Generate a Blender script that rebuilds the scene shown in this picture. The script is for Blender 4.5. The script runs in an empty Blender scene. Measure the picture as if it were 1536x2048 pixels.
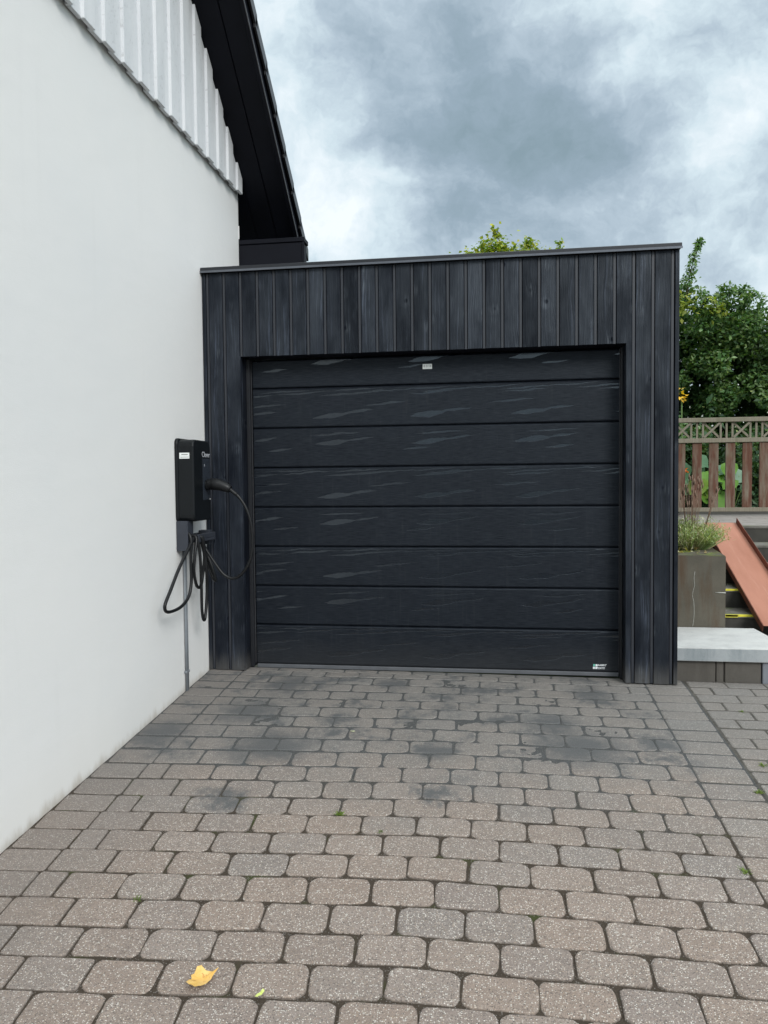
import bpy, bmesh, math, random
from mathutils import Vector, Matrix, noise, Euler
random.seed(11)
S = bpy.context.scene
COL = S.collection
# ------------------------------------------------------------------ camera
cam_d = bpy.data.cameras.new('camera'); cam = bpy.data.objects.new('camera', cam_d); COL.objects.link(cam)
CP = Vector((1.9442, -4.943, 1.2736)); yaw, pitch, roll = -.1463, -.0406, -.0101
F = Vector((math.sin(yaw)*math.cos(pitch), math.cos(yaw)*math.cos(pitch), math.sin(pitch)))
RT = Vector((math.cos(yaw), -math.sin(yaw), 0)); UP = RT.cross(F)
R2 = RT*math.cos(roll)+UP*math.sin(roll); U2 = -RT*math.sin(roll)+UP*math.cos(roll)
m = Matrix((R2, U2, -F)).transposed().to_4x4(); m.translation = CP
cam.matrix_world = m
cam_d.sensor_fit = 'VERTICAL'; cam_d.sensor_height = 36; cam_d.lens = 1534.84/2048*36
cam_d.clip_start = .05; cam_d.clip_end = 2000
S.camera = cam
# ------------------------------------------------------------------ render look
S.view_settings.view_transform = 'Standard'; S.view_settings.look = 'None'
S.view_settings.exposure = 0.52; S.view_settings.gamma = 1; S.view_settings.use_curve_mapping = False
SUN_EL, SUN_AZ = math.radians(33), math.radians(146)     # azimuth from +Y towards +X
# ------------------------------------------------------------------ sun
sd = bpy.data.lights.new('sun', 'SUN'); sd.energy = 1.5; sd.angle = math.radians(22); sd.color = (1, .99, .97)
so = bpy.data.objects.new('sun', sd); COL.objects.link(so)
dv = Vector((math.sin(SUN_AZ)*math.cos(SUN_EL), math.cos(SUN_AZ)*math.cos(SUN_EL), math.sin(SUN_EL)))
so.rotation_euler = dv.to_track_quat('Z', 'Y').to_euler()
# ------------------------------------------------------------------ world (sky with clouds)
W = bpy.data.worlds.new('World'); S.world = W; W.use_nodes = True
nt = W.node_tree; nt.nodes.clear()
class G:
    def __init__(s, t): s.t = t
    def n(s, ty, **k):
        x = s.t.nodes.new(ty)
        for a, b in k.items(): setattr(x, a, b)
        return x
    def put(s, sock, v):
        if hasattr(v, 'is_output'): s.t.links.new(v, sock)
        elif v is not None:
            if hasattr(sock.default_value, '__len__') and not hasattr(v, '__len__'): v = (v,)*len(sock.default_value)
            if hasattr(v, '__len__') and len(v) == 3 and len(sock.default_value) == 4: v = (*v, 1)
            sock.default_value = v
    def m(s, op, a, b=None, c=None, clamp=False):
        x = s.n('ShaderNodeMath', operation=op); x.use_clamp = clamp
        s.put(x.inputs[0], a); s.put(x.inputs[1], b)
        if c is not None: s.put(x.inputs[2], c)
        return x.outputs[0]
    def vm(s, op, a, b=None, sc=None):
        x = s.n('ShaderNodeVectorMath', operation=op); s.put(x.inputs[0], a)
        if b is not None: s.put(x.inputs[1], b)
        if sc is not None: s.put(x.inputs['Scale'], sc)
        return x.outputs['Value'] if op in ('DOT_PRODUCT', 'LENGTH', 'DISTANCE') else x.outputs[0]
    def noise(s, v, scale, detail=4, rough=.55, dist=0, out=0):
        x = s.n('ShaderNodeTexNoise'); s.put(x.inputs['Vector'], v); x.inputs['Scale'].default_value = scale
        x.inputs['Detail'].default_value = detail; x.inputs['Roughness'].default_value = rough; x.inputs['Distortion'].default_value = dist
        return x.outputs[out]
    def vor(s, v, scale, out='Distance', rnd=1):
        x = s.n('ShaderNodeTexVoronoi'); s.put(x.inputs['Vector'], v); x.inputs['Scale'].default_value = scale; x.inputs['Randomness'].default_value = rnd
        return x.outputs[out]
    def ramp(s, f, stops):
        x = s.n('ShaderNodeValToRGB'); s.put(x.inputs[0], f); e = x.color_ramp.elements
        while len(e) < len(stops): e.new(.5)
        for k, (p, c) in enumerate(stops):
            e[k].position = p; e[k].color = (*c, 1) if hasattr(c, '__len__') else (c, c, c, 1)
        return x.outputs[0]
    def mix(s, f, a, b, mode='MIX'):
        x = s.n('ShaderNodeMix', data_type='RGBA', blend_type=mode)
        s.put(x.inputs[0], f); s.put(x.inputs[6], a); s.put(x.inputs[7], b); return x.outputs[2]
    def mr(s, v, a, b, c=0, d=1, smooth=False):
        x = s.n('ShaderNodeMapRange'); x.interpolation_type = 'SMOOTHSTEP' if smooth else 'LINEAR'
        s.put(x.inputs[0], v)
        for k, q in enumerate((a, b, c, d)): s.put(x.inputs[k+1], q)
        return x.outputs[0]
    def mapping(s, v, sc=(1, 1, 1), rot=(0, 0, 0), loc=(0, 0, 0)):
        x = s.n('ShaderNodeMapping'); s.put(x.inputs[0], v); x.inputs['Scale'].default_value = sc
        x.inputs['Rotation'].default_value = rot; x.inputs['Location'].default_value = loc; return x.outputs[0]
    def sep(s, v):
        x = s.n('ShaderNodeSeparateXYZ'); s.put(x.inputs[0], v); return x.outputs
    def comb(s, a, b, c):
        x = s.n('ShaderNodeCombineXYZ'); s.put(x.inputs[0], a); s.put(x.inputs[1], b); s.put(x.inputs[2], c); return x.outputs[0]
g = G(nt)
tc = g.n('ShaderNodeTexCoord'); D = g.vm('NORMALIZE', tc.outputs['Generated'])
dx, dy, dz = g.sep(D)
zz = g.m('ADD', g.m('MAXIMUM', dz, 0.0), .22)
P = g.comb(g.m('DIVIDE', dx, zz), g.m('DIVIDE', dy, zz), 0)
warp = g.vm('SCALE', g.vm('SUBTRACT', g.noise(D, 4.0, 6, .6, out=1), (.5, .5, .5)), sc=.22)
D2 = g.vm('NORMALIZE', g.vm('ADD', D, g.vm('SCALE', warp, sc=.9)))
def blob(c, r0, r1, amp):
    v = Vector(c).normalized()
    d = g.vm('DISTANCE', D2, tuple(v))
    return g.m('MULTIPLY', g.mr(d, r0, r1, 1, 0, True), amp)
Pn = g.vm('ADD', g.vm('MULTIPLY', D, (1.0, 1.0, 1.35)), warp)
n1 = g.noise(Pn, 3.0, 9, .55)
n2 = g.noise(Pn, 9.0, 7, .60)
t = g.m('ADD', g.m('MULTIPLY', g.m('SUBTRACT', n1, .5), 1.0), g.m('MULTIPLY', g.m('SUBTRACT', n2, .5), .95))
t = g.m('ADD', t, .64)
for b in (((-.03, .922, .375), .02, .22, -.34), ((-.13, .88, .45), .0, .17, -.12), ((.09, .94, .345), .0, .17, -.30), ((.0, .86, .50), .05, .22, -.04), ((.14, .91, .40), .0, .13, -.12), ((.06, .86, .52), .0, .16, .10), ((.22, .87, .45), .0, .14, .08),
          ((-.175, .925, .33), .0, .15, .20), ((-.10, .945, .30), .0, .10, .10), ((.27, .885, .385), .0, .13, .12), ((-.25, .83, .50), .0, .15, .10), ((.24, .93, .29), .0, .14, .12)):
    t = g.m('ADD', t, blob(*b))
cl = g.ramp(t, [(.08, (.180, .248, .290)), (.30, (.232, .302, .362)), (.50, (.335, .41, .475)), (.68, (.48, .57, .62)), (.92, (.665, .715, .745))])
# overcast skies are up to three times brighter overhead than at the horizon
gain = g.m('ADD', 1.0, g.m('MULTIPLY', g.mr(dz, .48, 1.0, 0, 1, True), 1.9))
gain = g.m('MULTIPLY', gain, 1.0)
cl = g.mix(g.mr(dz, .45, .9, 0, .75, True), cl, g.vm('MULTIPLY', cl, (1.12, 1.0, .90)))
cl = g.vm('SCALE', cl, sc=gain)
sky = g.n('ShaderNodeTexSky'); sky.sky_type = 'NISHITA'; sky.sun_disc = False
sky.sun_elevation = SUN_EL; sky.sun_rotation = SUN_AZ; sky.air_density = 1.2; sky.dust_density = 2
skyc = g.vm('SCALE', sky.outputs[0], sc=1.0)
tot = g.mix(.97, skyc, g.vm('SCALE', cl, sc=1/.10))
bg = g.n('ShaderNodeBackground'); bg.inputs[1].default_value = .10; nt.links.new(tot, bg.inputs[0])
wo = g.n('ShaderNodeOutputWorld'); nt.links.new(bg.outputs[0], wo.inputs[0])

# ------------------------------------------------------------------ materials
def mat(name, build, rough=.7, spec=.5, metal=0):
    M = bpy.data.materials.new(name); M.use_nodes = True; t = M.node_tree; t.nodes.clear(); g = G(t)
    b = g.n('ShaderNodeBsdfPrincipled'); o = g.n('ShaderNodeOutputMaterial'); t.links.new(b.outputs[0], o.inputs[0])
    b.inputs['Roughness'].default_value = rough; b.inputs['Specular IOR Level'].default_value = spec; b.inputs['Metallic'].default_value = metal
    r = build(g) or {}
    for k, v in r.items():
        if k == 'bump':
            for (h, st, dist) in v:
                bn = g.n('ShaderNodeBump'); g.put(bn.inputs['Height'], h); bn.inputs['Strength'].default_value = st; bn.inputs['Distance'].default_value = dist
                if b.inputs['Normal'].links: t.links.new(b.inputs['Normal'].links[0].from_socket, bn.inputs['Normal'])
                t.links.new(bn.outputs[0], b.inputs['Normal'])
        else: g.put(b.inputs[k], v)
    return M
def pos(g): return g.n('ShaderNodeNewGeometry').outputs['Position']
def obc(g): return g.n('ShaderNodeTexCoord').outputs['Object']
def rnd(g): return g.n('ShaderNodeObjectInfo').outputs['Random']
def simple(name, col, rough=.6, spec=.5, metal=0, var=.15, sc=8, bump=.0006, bs=.3):
    def f(g):
        n = g.noise(obc(g), sc, 5); n2 = g.noise(obc(g), sc*12, 4)
        c = g.mix(g.mr(n, .3, .7, 0, 1), tuple(x*(1-var) for x in col), tuple(x*(1+var) for x in col))
        return {'Base Color': c, 'Roughness': g.m('ADD', rough-.08, g.m('MULTIPLY', n2, .16)), 'bump': [(n2, bs, bump)]}
    return mat(name, f, rough, spec, metal)

def f_stucco(g):
    p = pos(g); x, y, z = g.sep(p)
    n = g.noise(p, .9, 4); fine = g.noise(g.mapping(p, (1, 1, 1.6)), 160, 4, .6); mid = g.noise(g.mapping(p, (1, .6, 1)), 9, 3)
    base = g.mix(g.mr(n, .35, .65), (.83, .82, .80), (.80, .797, .785))
    gh = g.m('SUBTRACT', z, g.m('MULTIPLY', g.m('MINIMUM', y, 0), .0791))
    edge = g.m('ADD', gh, g.m('MULTIPLY', g.m('SUBTRACT', g.noise(g.mapping(p, (1, 2.5, .8)), 3.5, 6, .65), .5), .16))
    dirt = g.mr(edge, -.03, .05, .60, 0, True)
    dirt2 = g.mr(edge, -.06, .38, .16, 0, True)
    c = g.mix(dirt2, base, (.62, .57, .49)); c = g.mix(dirt, c, (.40, .34, .27))
    streak = g.noise(g.mapping(p, (1, 5, .35)), 1.5, 4, .6)
    c = g.mix(g.mr(streak, .60, .80, 0, .10), c, (.55, .54, .52))
    sp = g.m('LESS_THAN', g.vor(p, 1.9), .011)
    c = g.mix(g.m('MULTIPLY', sp, .7), c, (.25, .24, .22))
    return {'Base Color': c, 'bump': [(mid, .35, .006), (fine, .55, .0016)]}
M_STUCCO = mat('white_stucco', f_stucco, .92, .25)

def f_board(col, k, dust):
    def f(g):
        o = obc(g); r = rnd(g); p = pos(g); x, y, z = g.sep(p)
        v = g.vm('ADD', o, g.comb(g.m('MULTIPLY', r, 31.7), g.m('MULTIPLY', r, 17.3), g.m('MULTIPLY', r, 47.1)))
        wav = g.noise(g.mapping(v, (6, 6, 1.2)), 1.6, 3)
        vv = g.vm('ADD', v, g.comb(g.m('MULTIPLY', wav, .06), 0, 0))
        grain = g.noise(g.mapping(vv, (85, 40, 1.1)), 1, 6, .62)
        ring = g.noise(g.mapping(vv, (38, 12, .8)), 1, 3, .5)
        ring = g.m('ABSOLUTE', g.m('SUBTRACT', g.m('FRACT', g.m('MULTIPLY', ring, 7)), .5))
        kd = g.vor(g.mapping(v, (7.5, 2, 6.0)), 1.0)
        knot = g.mr(kd, .045, .13, 1, 0, True)
        halo = g.mr(kd, .10, .34, 1, 0, True)
        blot = g.noise(g.mapping(v, (5, 5, 1.8)), 1.3, 5, .6)
        hsp = g.m('MULTIPLY', g.mr(grain, .56, .74, 0, 1), g.mr(blot, .42, .66, 0, 1))
        br = g.m('ADD', .72, g.m('MULTIPLY', r, .55))
        c = g.mix(g.mr(blot, .3, .7), tuple(q*.75 for q in col), tuple(q*1.35 for q in col))
        c = g.mix(g.m('MULTIPLY', hsp, .85), c, tuple(q*k for q in col))
        c = g.mix(g.m('MULTIPLY', g.mr(ring, .0, .2, .5, 0), .6), c, tuple(q*.6 for q in col))
        c = g.mix(g.m('MULTIPLY', knot, .7), c, tuple(q*.45 for q in col))
        c = g.mix(g.m('MULTIPLY', g.m('MULTIPLY', halo, grain), .5), c, tuple(q*1.7 for q in col))
        c = g.vm('SCALE', c, sc=br)
        if dust:
            gh = g.m('ADD', z, g.m('MULTIPLY', g.m('SUBTRACT', g.noise(g.mapping(p, (22, 22, 3)), 1, 5, .65), .5), .18))
            c = g.mix(g.mr(gh, -.02, .16, .55, 0, True), c, (.10, .095, .088))
            sc = g.m('GREATER_THAN', g.noise(g.mapping(p, (9, 9, 60)), 1.0, 4, .7), .74)
            c = g.mix(g.m('MULTIPLY', sc, g.mr(z, .3, 1.0, .35, 0)), c, (.13, .125, .12))
        rough = g.m('ADD', .40, g.m('MULTIPLY', grain, .20))
        h = g.m('ADD', g.m('MULTIPLY', grain, .9), g.m('ADD', g.m('MULTIPLY', ring, .5), g.m('MULTIPLY', halo, -.5)))
        rl = g.mr(ring, .0, .22, 1, 0)
        sp_ = g.m('ADD', .22, g.m('ADD', g.m('MULTIPLY', hsp, .95), g.m('MULTIPLY', g.mr(blot, .35, .7), .42)))
        sp_ = g.m('MULTIPLY', sp_, g.m('SUBTRACT', 1, g.m('MULTIPLY', knot, .85)))
        sp_ = g.m('MULTIPLY', g.m('ADD', sp_, g.m('MULTIPLY', g.m('MULTIPLY', halo, rl), .8)), g.m('ADD', .75, g.m('MULTIPLY', r, .5)))
        return {'Base Color': c, 'Roughness': rough, 'Specular IOR Level': sp_, 'Specular Tint': (.84, .93, 1.0), 'bump': [(blot, .25, .003), (h, .9, .0022)]}
    return f
M_BOARD = mat('black_stained_timber', f_board((.0036, .0050, .0098), 10.0, True), .5, .6)
M_TONGUE = simple('black_planed_timber', (.011, .014, .022), .46, .75, var=.25, sc=6, bump=.0003)
M_BLACKPAINT = simple('black_painted_timber', (.0055, .0062, .0105), .55, .16, var=.2, sc=5)
M_VOID = simple('dark_void', (.006, .006, .007), .9, .1)

def f_door(g):
    p = pos(g); x, y, z = g.sep(p)
    # embossed wood grain: fine horizontal strokes, glossy lens-shaped patches repeated along each rib
    pan = g.m('FLOOR', g.m('DIVIDE', g.m('SUBTRACT', z, .0255), .2691))
    zl = g.m('SUBTRACT', g.m('SUBTRACT', z, .0255), g.m('MULTIPLY', pan, .2691))
    par = g.m('ABSOLUTE', g.m('MODULO', pan, 2))
    wob = g.m('MULTIPLY', g.m('SUBTRACT', g.noise(g.mapping(p, (7, 1, 22)), 1, 5, .65), .5), .034)
    mask = None
    def lens(x0, z0, L, h, sl, per, only=None):
        nonlocal mask
        u = g.m('ADD', g.m('SUBTRACT', x, x0), g.m('MULTIPLY', pan, .013))
        u = g.m('SUBTRACT', u, g.m('MULTIPLY', g.m('FLOOR', g.m('DIVIDE', u, per)), per))
        u = g.m('SUBTRACT', u, L)                                # centred, half length L
        w = g.m('ADD', g.m('SUBTRACT', g.m('SUBTRACT', zl, z0), g.m('MULTIPLY', u, sl)), wob)
        e = g.m('MULTIPLY', g.m('SUBTRACT', 1, g.m('POWER', g.m('ABSOLUTE', g.m('DIVIDE', u, L)), 1.6)), h)
        q = g.mr(g.m('SUBTRACT', e, g.m('ABSOLUTE', w)), -.0005, .0015, 0, 1)
        if only is not None: q = g.m('MULTIPLY', q, only)
        mask = q if mask is None else g.m('MAXIMUM', mask, q)
    odd = par; even = g.m('SUBTRACT', 1, par)
    lens(.13, .075, .13, .019, .10, .66, even); lens(.33, .100, .11, .009, .10, .66, even)
    lens(.13, .165, .13, .019, .10, .66, odd); lens(.33, .187, .11, .008, .13, .66, odd)
    lens(.02, .232, .20, .006, .06, .50, even); lens(.22, .215, .16, .007, .05, .61, even)
    lens(.40, .245, .20, .005, .04, .47, even); lens(.30, .150, .16, .007, .08, .83, even); lens(.05, .222, .18, .006, .05, .71, odd); lens(.45, .120, .10, .008, .10, .93, odd)
    strokes = g.noise(g.mapping(p, (14, 1, 420)), 1, 4, .65)
    strokes2 = g.noise(g.mapping(p, (60, 1, 900)), 1, 3, .6)
    grime = g.noise(g.mapping(p, (1, 1, 1)), 3.0, 5, .65); drip = g.noise(g.mapping(p, (55, 1, 3)), 1, 4, .6)
    c = g.mix(g.mr(grime, .35, .7), (.0026, .0040, .0080), (.0046, .0066, .0115))
    c = g.mix(g.mr(strokes, .45, .75, 0, .35), c, (.015, .019, .026))
    c = g.mix(g.m('MULTIPLY', g.mr(drip, .55, .8, 0, .35), g.mr(grime, .4, .6)), c, (.036, .038, .040))
    lowdust = g.mr(g.m('ADD', z, g.m('MULTIPLY', g.noise(g.mapping(p, (4, 1, 9)), 1, 4), .15)), .05, .35, .22, 0, True)
    c = g.mix(lowdust, c, (.07, .068, .065))
    r = g.m('SUBTRACT', g.m('ADD', .46, g.m('MULTIPLY', strokes, .14)), g.m('MULTIPLY', mask, .40))
    h = g.m('MULTIPLY', g.m('ADD', strokes, g.m('MULTIPLY', strokes2, .6)), g.m('SUBTRACT', 1, g.m('MULTIPLY', mask, .8)))
    return {'Base Color': c, 'Roughness': r, 'Specular Tint': (.84, .93, 1.0), 'Specular IOR Level': g.m('ADD', g.m('ADD', .22, g.m('MULTIPLY', g.mr(strokes, .35, .7), .28)), g.m('MULTIPLY', mask, .50)), 'bump': [(g.noise(g.mapping(p, (2.2, 1, 9)), 1, 2), .12, .004), (h, .7, .0011)]}
M_DOOR = mat('embossed_black_door', f_door, .45, .55)
M_METAL = simple('dark_coated_metal', (.020, .022, .027), .42, .5, .2, .1, 6, .0002)
M_RUBBER = simple('grey_rubber_seal', (.10, .105, .115), .6, .4)
M_PLASTIC = simple('black_plastic', (.0055, .0070, .0085), .38, .28, var=.1, sc=12, bump=.0002)
M_PLASTIC2 = simple('graphite_plastic', (.026, .032, .042), .30, .5, var=.08, sc=12, bump=.0001)
M_BRACKET = simple('grey_bracket', (.035, .04, .052), .5, .4, var=.15)
M_CABLE = simple('cable_sheath', (.009, .0095, .0105), .42, .32, var=.2, sc=20)
M_CONDUIT = simple('grey_conduit', (.21, .23, .25), .45, .5, var=.12)
M_STICKER = simple('white_sticker', (.78, .80, .78), .5, .5, var=.03)
M_INK = simple('grey_ink', (.22, .22, .21), .6, .3)
M_LOGOW = simple('white_print', (.75, .78, .80), .5, .4, var=.02)
M_LOGOG = simple('green_print', (.16, .50, .40), .5, .4, var=.02)
M_CLEVER = simple('pale_print', (.42, .43, .46), .5, .4, var=.02)

def f_siding(g):
    o = pos(g); r = rnd(g)
    v = g.vm('ADD', o, g.comb(0, g.m('MULTIPLY', r, 9.1), g.m('MULTIPLY', r, 13.0)))
    saw = g.noise(g.mapping(v, (4, 260, 14)), 1, 4, .7); pit = g.noise(g.mapping(v, (1, 90, 36)), 1, 3, .6)
    bl = g.noise(g.mapping(v, (1, 6, 2)), 1, 4)
    wp = g.mr(pit, .60, .68, 0, 1)
    wear = g.m('MULTIPLY', wp, g.mr(bl, .45, .62, 0, .55))
    c = g.mix(g.mr(bl, .3, .7), (.76, .77, .78), (.66, .675, .69)); c = g.mix(wear, c, (.36, .36, .355))
    return {'Base Color': c, 'bump': [(g.m('SUBTRACT', saw, wp), .6, .0022)]}
M_SIDING = mat('white_painted_rough_timber', f_siding, .8, .3)

def f_paver(g):
    o = obc(g); r = rnd(g); p = pos(g)
    v = g.vm('ADD', o, g.comb(g.m('MULTIPLY', r, 11.3), g.m('MULTIPLY', r, 7.7), 0))
    px_, py_, pz_ = g.sep(p)
    tint = g.ramp(r, [(0, (.255, .212, .186)), (.22, (.300, .236, .196)), (.40, (.268, .222, .196)), (.58, (.290, .235, .200)), (.72, (.262, .225, .202)), (.84, (.310, .252, .216)), (.94, (.300, .236, .196)), (1, (.285, .248, .222))])
    x = g.n('ShaderNodeTexVoronoi'); g.put(x.inputs['Vector'], v); x.inputs['Scale'].default_value = 205
    vc = g.sep(x.outputs['Color']); vd = x.outputs['Distance']
    inside = g.mr(vd, .34, .50, 1, 0)
    light = g.m('MULTIPLY', g.m('GREATER_THAN', vc[0], .58), inside); dark = g.m('MULTIPLY', g.m('LESS_THAN', vc[0], .27), inside)
    warm = g.m('MULTIPLY', g.m('GREATER_THAN', vc[1], .78), inside)
    fine = g.noise(v, 360, 3, .7); mid = g.noise(v, 22, 5, .65)
    c = g.mix(g.mr(fine, .3, .7), g.vm('SCALE', tint, sc=.60), g.vm('SCALE', tint, sc=1.34))
    c = g.mix(g.m('MULTIPLY', light, g.m('ADD', .15, g.m('MULTIPLY', vc[2], .85))), c, (.78, .73, .66)); c = g.mix(g.m('MULTIPLY', dark, .8), c, (.10, .09, .082))
    c = g.mix(g.m('MULTIPLY', warm, .45), c, (.50, .37, .26))
    y2 = g.n('ShaderNodeTexVoronoi'); g.put(y2.inputs['Vector'], v); y2.inputs['Scale'].default_value = 62
    big = g.m('MULTIPLY', g.m('GREATER_THAN', g.sep(y2.outputs['Color'])[0], .93), g.mr(y2.outputs['Distance'], .16, .28, 1, 0))
    c = g.mix(g.m('MULTIPLY', big, .8), c, (.58, .54, .49))
    c = g.mix(g.mr(mid, .42, .72, 0, .30), c, g.vm('SCALE', tint, sc=.55))
    oz = g.sep(o)[2]; rim = g.m('ADD', oz, g.m('MULTIPLY', g.m('SUBTRACT', g.noise(v, 60, 4, .65), .5), .004))
    c = g.mix(g.mr(rim, -.0048, -.0012, .62, 0), c, (.090, .074, .060))
    # weathering: the strip along the white wall and the area by the door is greyer and darker with grime
    gn = g.noise(p, 3.2, 6, .68); gd = g.m('ADD', py_, g.m('MULTIPLY', g.m('SUBTRACT', gn, .5), 1.6))
    grime = g.mr(gd, -2.4, -.5, 0, .62, True)
    c = g.mix(grime, c, (.175, .178, .172))
    wx = g.m('ADD', px_, g.m('MULTIPLY', g.m('SUBTRACT', gn, .5), .5))
    c = g.mix(g.mr(wx, .15, .75, .45, 0, True), c, (.19, .17, .155))
    # dark grit trodden over the stones near the door
    wn = g.vm('SCALE', g.vm('SUBTRACT', g.noise(p, 7, 8, .78, 0, 1), (.5, .5, .5)), sc=.50); pw_ = g.vm('ADD', p, wn); st = None
    for bx, by, r0 in ((1.3, -.15, .20), (1.05, -.75, .16), (2.75, -.9, .2), (0.62, -0.22, 0.317), (0.50, -0.68, 0.343), (0.78, -1.15, 0.436), (0.72, -1.70, 0.198), (1.64, -1.57, 0.158), (1.64, -1.10, 0.211), (2.36, -0.98, 0.396), (2.24, -0.70, 0.264), (2.50, -0.20, 0.238), (1.98, -0.66, 0.185), (0.12, -1.05, 0.343)):
        q = g.mr(g.vm('DISTANCE', g.vm('MULTIPLY', pw_, (1, 1, 0)), (bx, by, 0)), .0, r0, 1, 0, True); st = q if st is None else g.m('MAXIMUM', st, q)
    reg = g.m('MULTIPLY', g.mr(py_, -1.75, -1.05, 0, 1, True), g.mr(px_, 2.7, 3.1, 1, 0, True))
    st = g.m('MAXIMUM', g.m('MULTIPLY', st, .85), g.m('MULTIPLY', g.mr(g.noise(p, 3.4, 9, .74), .49, .66), reg))
    st = g.m('MULTIPLY', g.mr(g.m('ADD', st, g.m('MULTIPLY', g.m('SUBTRACT', fine, .5), .9)), .05, .85, 0, 1, True), .90)
    c = g.mix(st, c, g.mix(g.mr(fine, .4, .65), (.060, .064, .068), (.150, .153, .153)))
    rough = g.m('ADD', .78, g.m('MULTIPLY', fine, .15))
    h = g.m('ADD', g.m('MULTIPLY', fine, .5), g.m('MULTIPLY', g.mr(vd, 0, .6, 1, 0), .7))
    return {'Base Color': c, 'Roughness': rough, 'bump': [(mid, .5, .006), (h, 1.0, .0030)]}
M_PAVER = mat('concrete_paver', f_paver, .85, .35)

def f_sand(g):
    p = pos(g); x, y, z = g.sep(p)
    f = g.noise(p, 380, 4, .7); n = g.noise(p, 5, 5, .65); k = g.noise(p, 2.1, 5, .6)
    near = g.mr(g.m('ADD', y, g.m('MULTIPLY', g.m('SUBTRACT', k, .5), .9)), -1.9, -1.2, 0, 1, True)
    c = g.mix(near, (.058, .045, .034), (.078, .079, .078))
    c = g.mix(g.mr(f, .35, .7), g.vm('SCALE', c, sc=.55), g.vm('SCALE', c, sc=1.55))
    moss = g.m('MULTIPLY', g.mr(n, .56, .68, 0, .75), g.m('SUBTRACT', 1, near))
    c = g.mix(moss, c, (.050, .062, .018))
    blk = g.mr(g.noise(p, 7, 5, .65), .52, .66, 0, .55); c = g.mix(g.m('MULTIPLY', blk, near), c, (.080, .086, .090))
    v = g.n('ShaderNodeTexVoronoi'); g.put(v.inputs['Vector'], p); v.inputs['Scale'].default_value = 190
    sp = g.m('MULTIPLY', g.m('GREATER_THAN', g.sep(v.outputs['Color'])[0], .80), g.mr(v.outputs['Distance'], .3, .45, 1, 0))
    c = g.mix(g.m('MULTIPLY', sp, .55), c, (.30, .28, .26))
    return {'Base Color': c, 'bump': [(f, .8, .002)]}
M_SAND = mat('joint_grit', f_sand, .95, .2)
def f_ground(g):
    p = pos(g); n = g.noise(p, .7, 6); f = g.noise(p, 40, 5)
    c = g.mix(g.mr(n, .4, .6), (.16, .15, .14), (.055, .075, .03)); c = g.mix(g.mr(f, .3, .7, 0, .5), c, (.09, .09, .075))
    return {'Base Color': c, 'bump': [(f, .5, .02)]}
M_GROUND = mat('ground_cover', f_ground, .95, .2)
M_SOIL = simple('dark_soil', (.035, .026, .018), .95, .2, var=.5, sc=30, bump=.01, bs=.8)

def f_conc(a, b, stain, sstr, moss=0):
    def f(g):
        p = pos(g); n = g.noise(p, 5, 6, .65); s = g.noise(g.mapping(p, (9, 9, 1.3)), 1, 5, .65); fi = g.noise(p, 170, 4, .65)
        c = g.mix(g.mr(n, .35, .65), a, b); c = g.mix(g.mr(s, .48, .66, 0, sstr), c, stain)
        c = g.mix(g.mr(fi, .3, .7, 0, .25), c, tuple(q*1.5 for q in a))
        pits = g.m('LESS_THAN', g.vor(p, 55), .12); c = g.mix(g.m('MULTIPLY', pits, .35), c, tuple(q*.4 for q in a))
        if moss:
            nz = g.sep(g.n('ShaderNodeNewGeometry').outputs['Normal'])[2]
            mm = g.m('MULTIPLY', g.mr(nz, .6, .9), g.mr(g.noise(p, 7, 5, .6), .50, .60, 0, moss)); c = g.mix(mm, c, (.14, .19, .03))
        return {'Base Color': c, 'bump': [(n, .3, .01), (fi, .5, .0015)]}
    return f
M_PLANTER = mat('weathered_concrete', f_conc((.085, .078, .062), (.125, .112, .088), (.085, .050, .028), .8, .85), .9, .25)
M_SLAB = mat('pale_concrete', f_conc((.50, .50, .485), (.60, .60, .58), (.40, .40, .395), .55), .85, .3)
M_SLABSHADE = mat('pale_concrete_shaded', f_conc((.27, .29, .30), (.36, .38, .385), (.17, .20, .21), .7), .85, .3)  # same concrete for the slab's sides, their shade put into a darker colour
M_BLOCK = mat('dark_concrete_block', f_conc((.085, .078, .068), (.11, .10, .088), (.06, .052, .045), .5), .9, .25)
M_BLOCK2 = mat('bluegrey_concrete_block', f_conc((.17, .18, .20), (.21, .22, .24), (.12, .12, .12), .4), .9, .25)
M_STEP = mat('step_concrete', f_conc((.12, .115, .10), (.20, .19, .17), (.07, .065, .055), .6, .3), .9, .25)
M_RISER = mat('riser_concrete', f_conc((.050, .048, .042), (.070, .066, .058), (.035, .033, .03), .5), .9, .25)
M_YELLOW = simple('yellow_paint', (.74, .66, .06), .6, .4, var=.12, sc=25)
M_TERR = mat('terrace_paver', f_conc((.235, .215, .195), (.29, .265, .245), (.16, .14, .125), .45), .88, .3)
def f_steel(g):
    p = pos(g); n = g.noise(g.mapping(p, (6, 1.5, 1.5)), 1, 5, .6)
    c = g.mix(g.mr(n, .35, .65), (.34, .130, .075), (.42, .175, .11)); s = g.noise(g.mapping(p, (30, 2, 2)), 1, 4)
    c = g.mix(g.mr(s, .6, .75, 0, .35), c, (.55, .30, .22))
    return {'Base Color': c, 'bump': [(n, .2, .003)]}
M_STEEL = mat('red_primed_steel', f_steel, .55, .4)
M_STEELE = simple('red_steel_edge', (.20, .070, .045), .6, .4, var=.25, sc=15)
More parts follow.
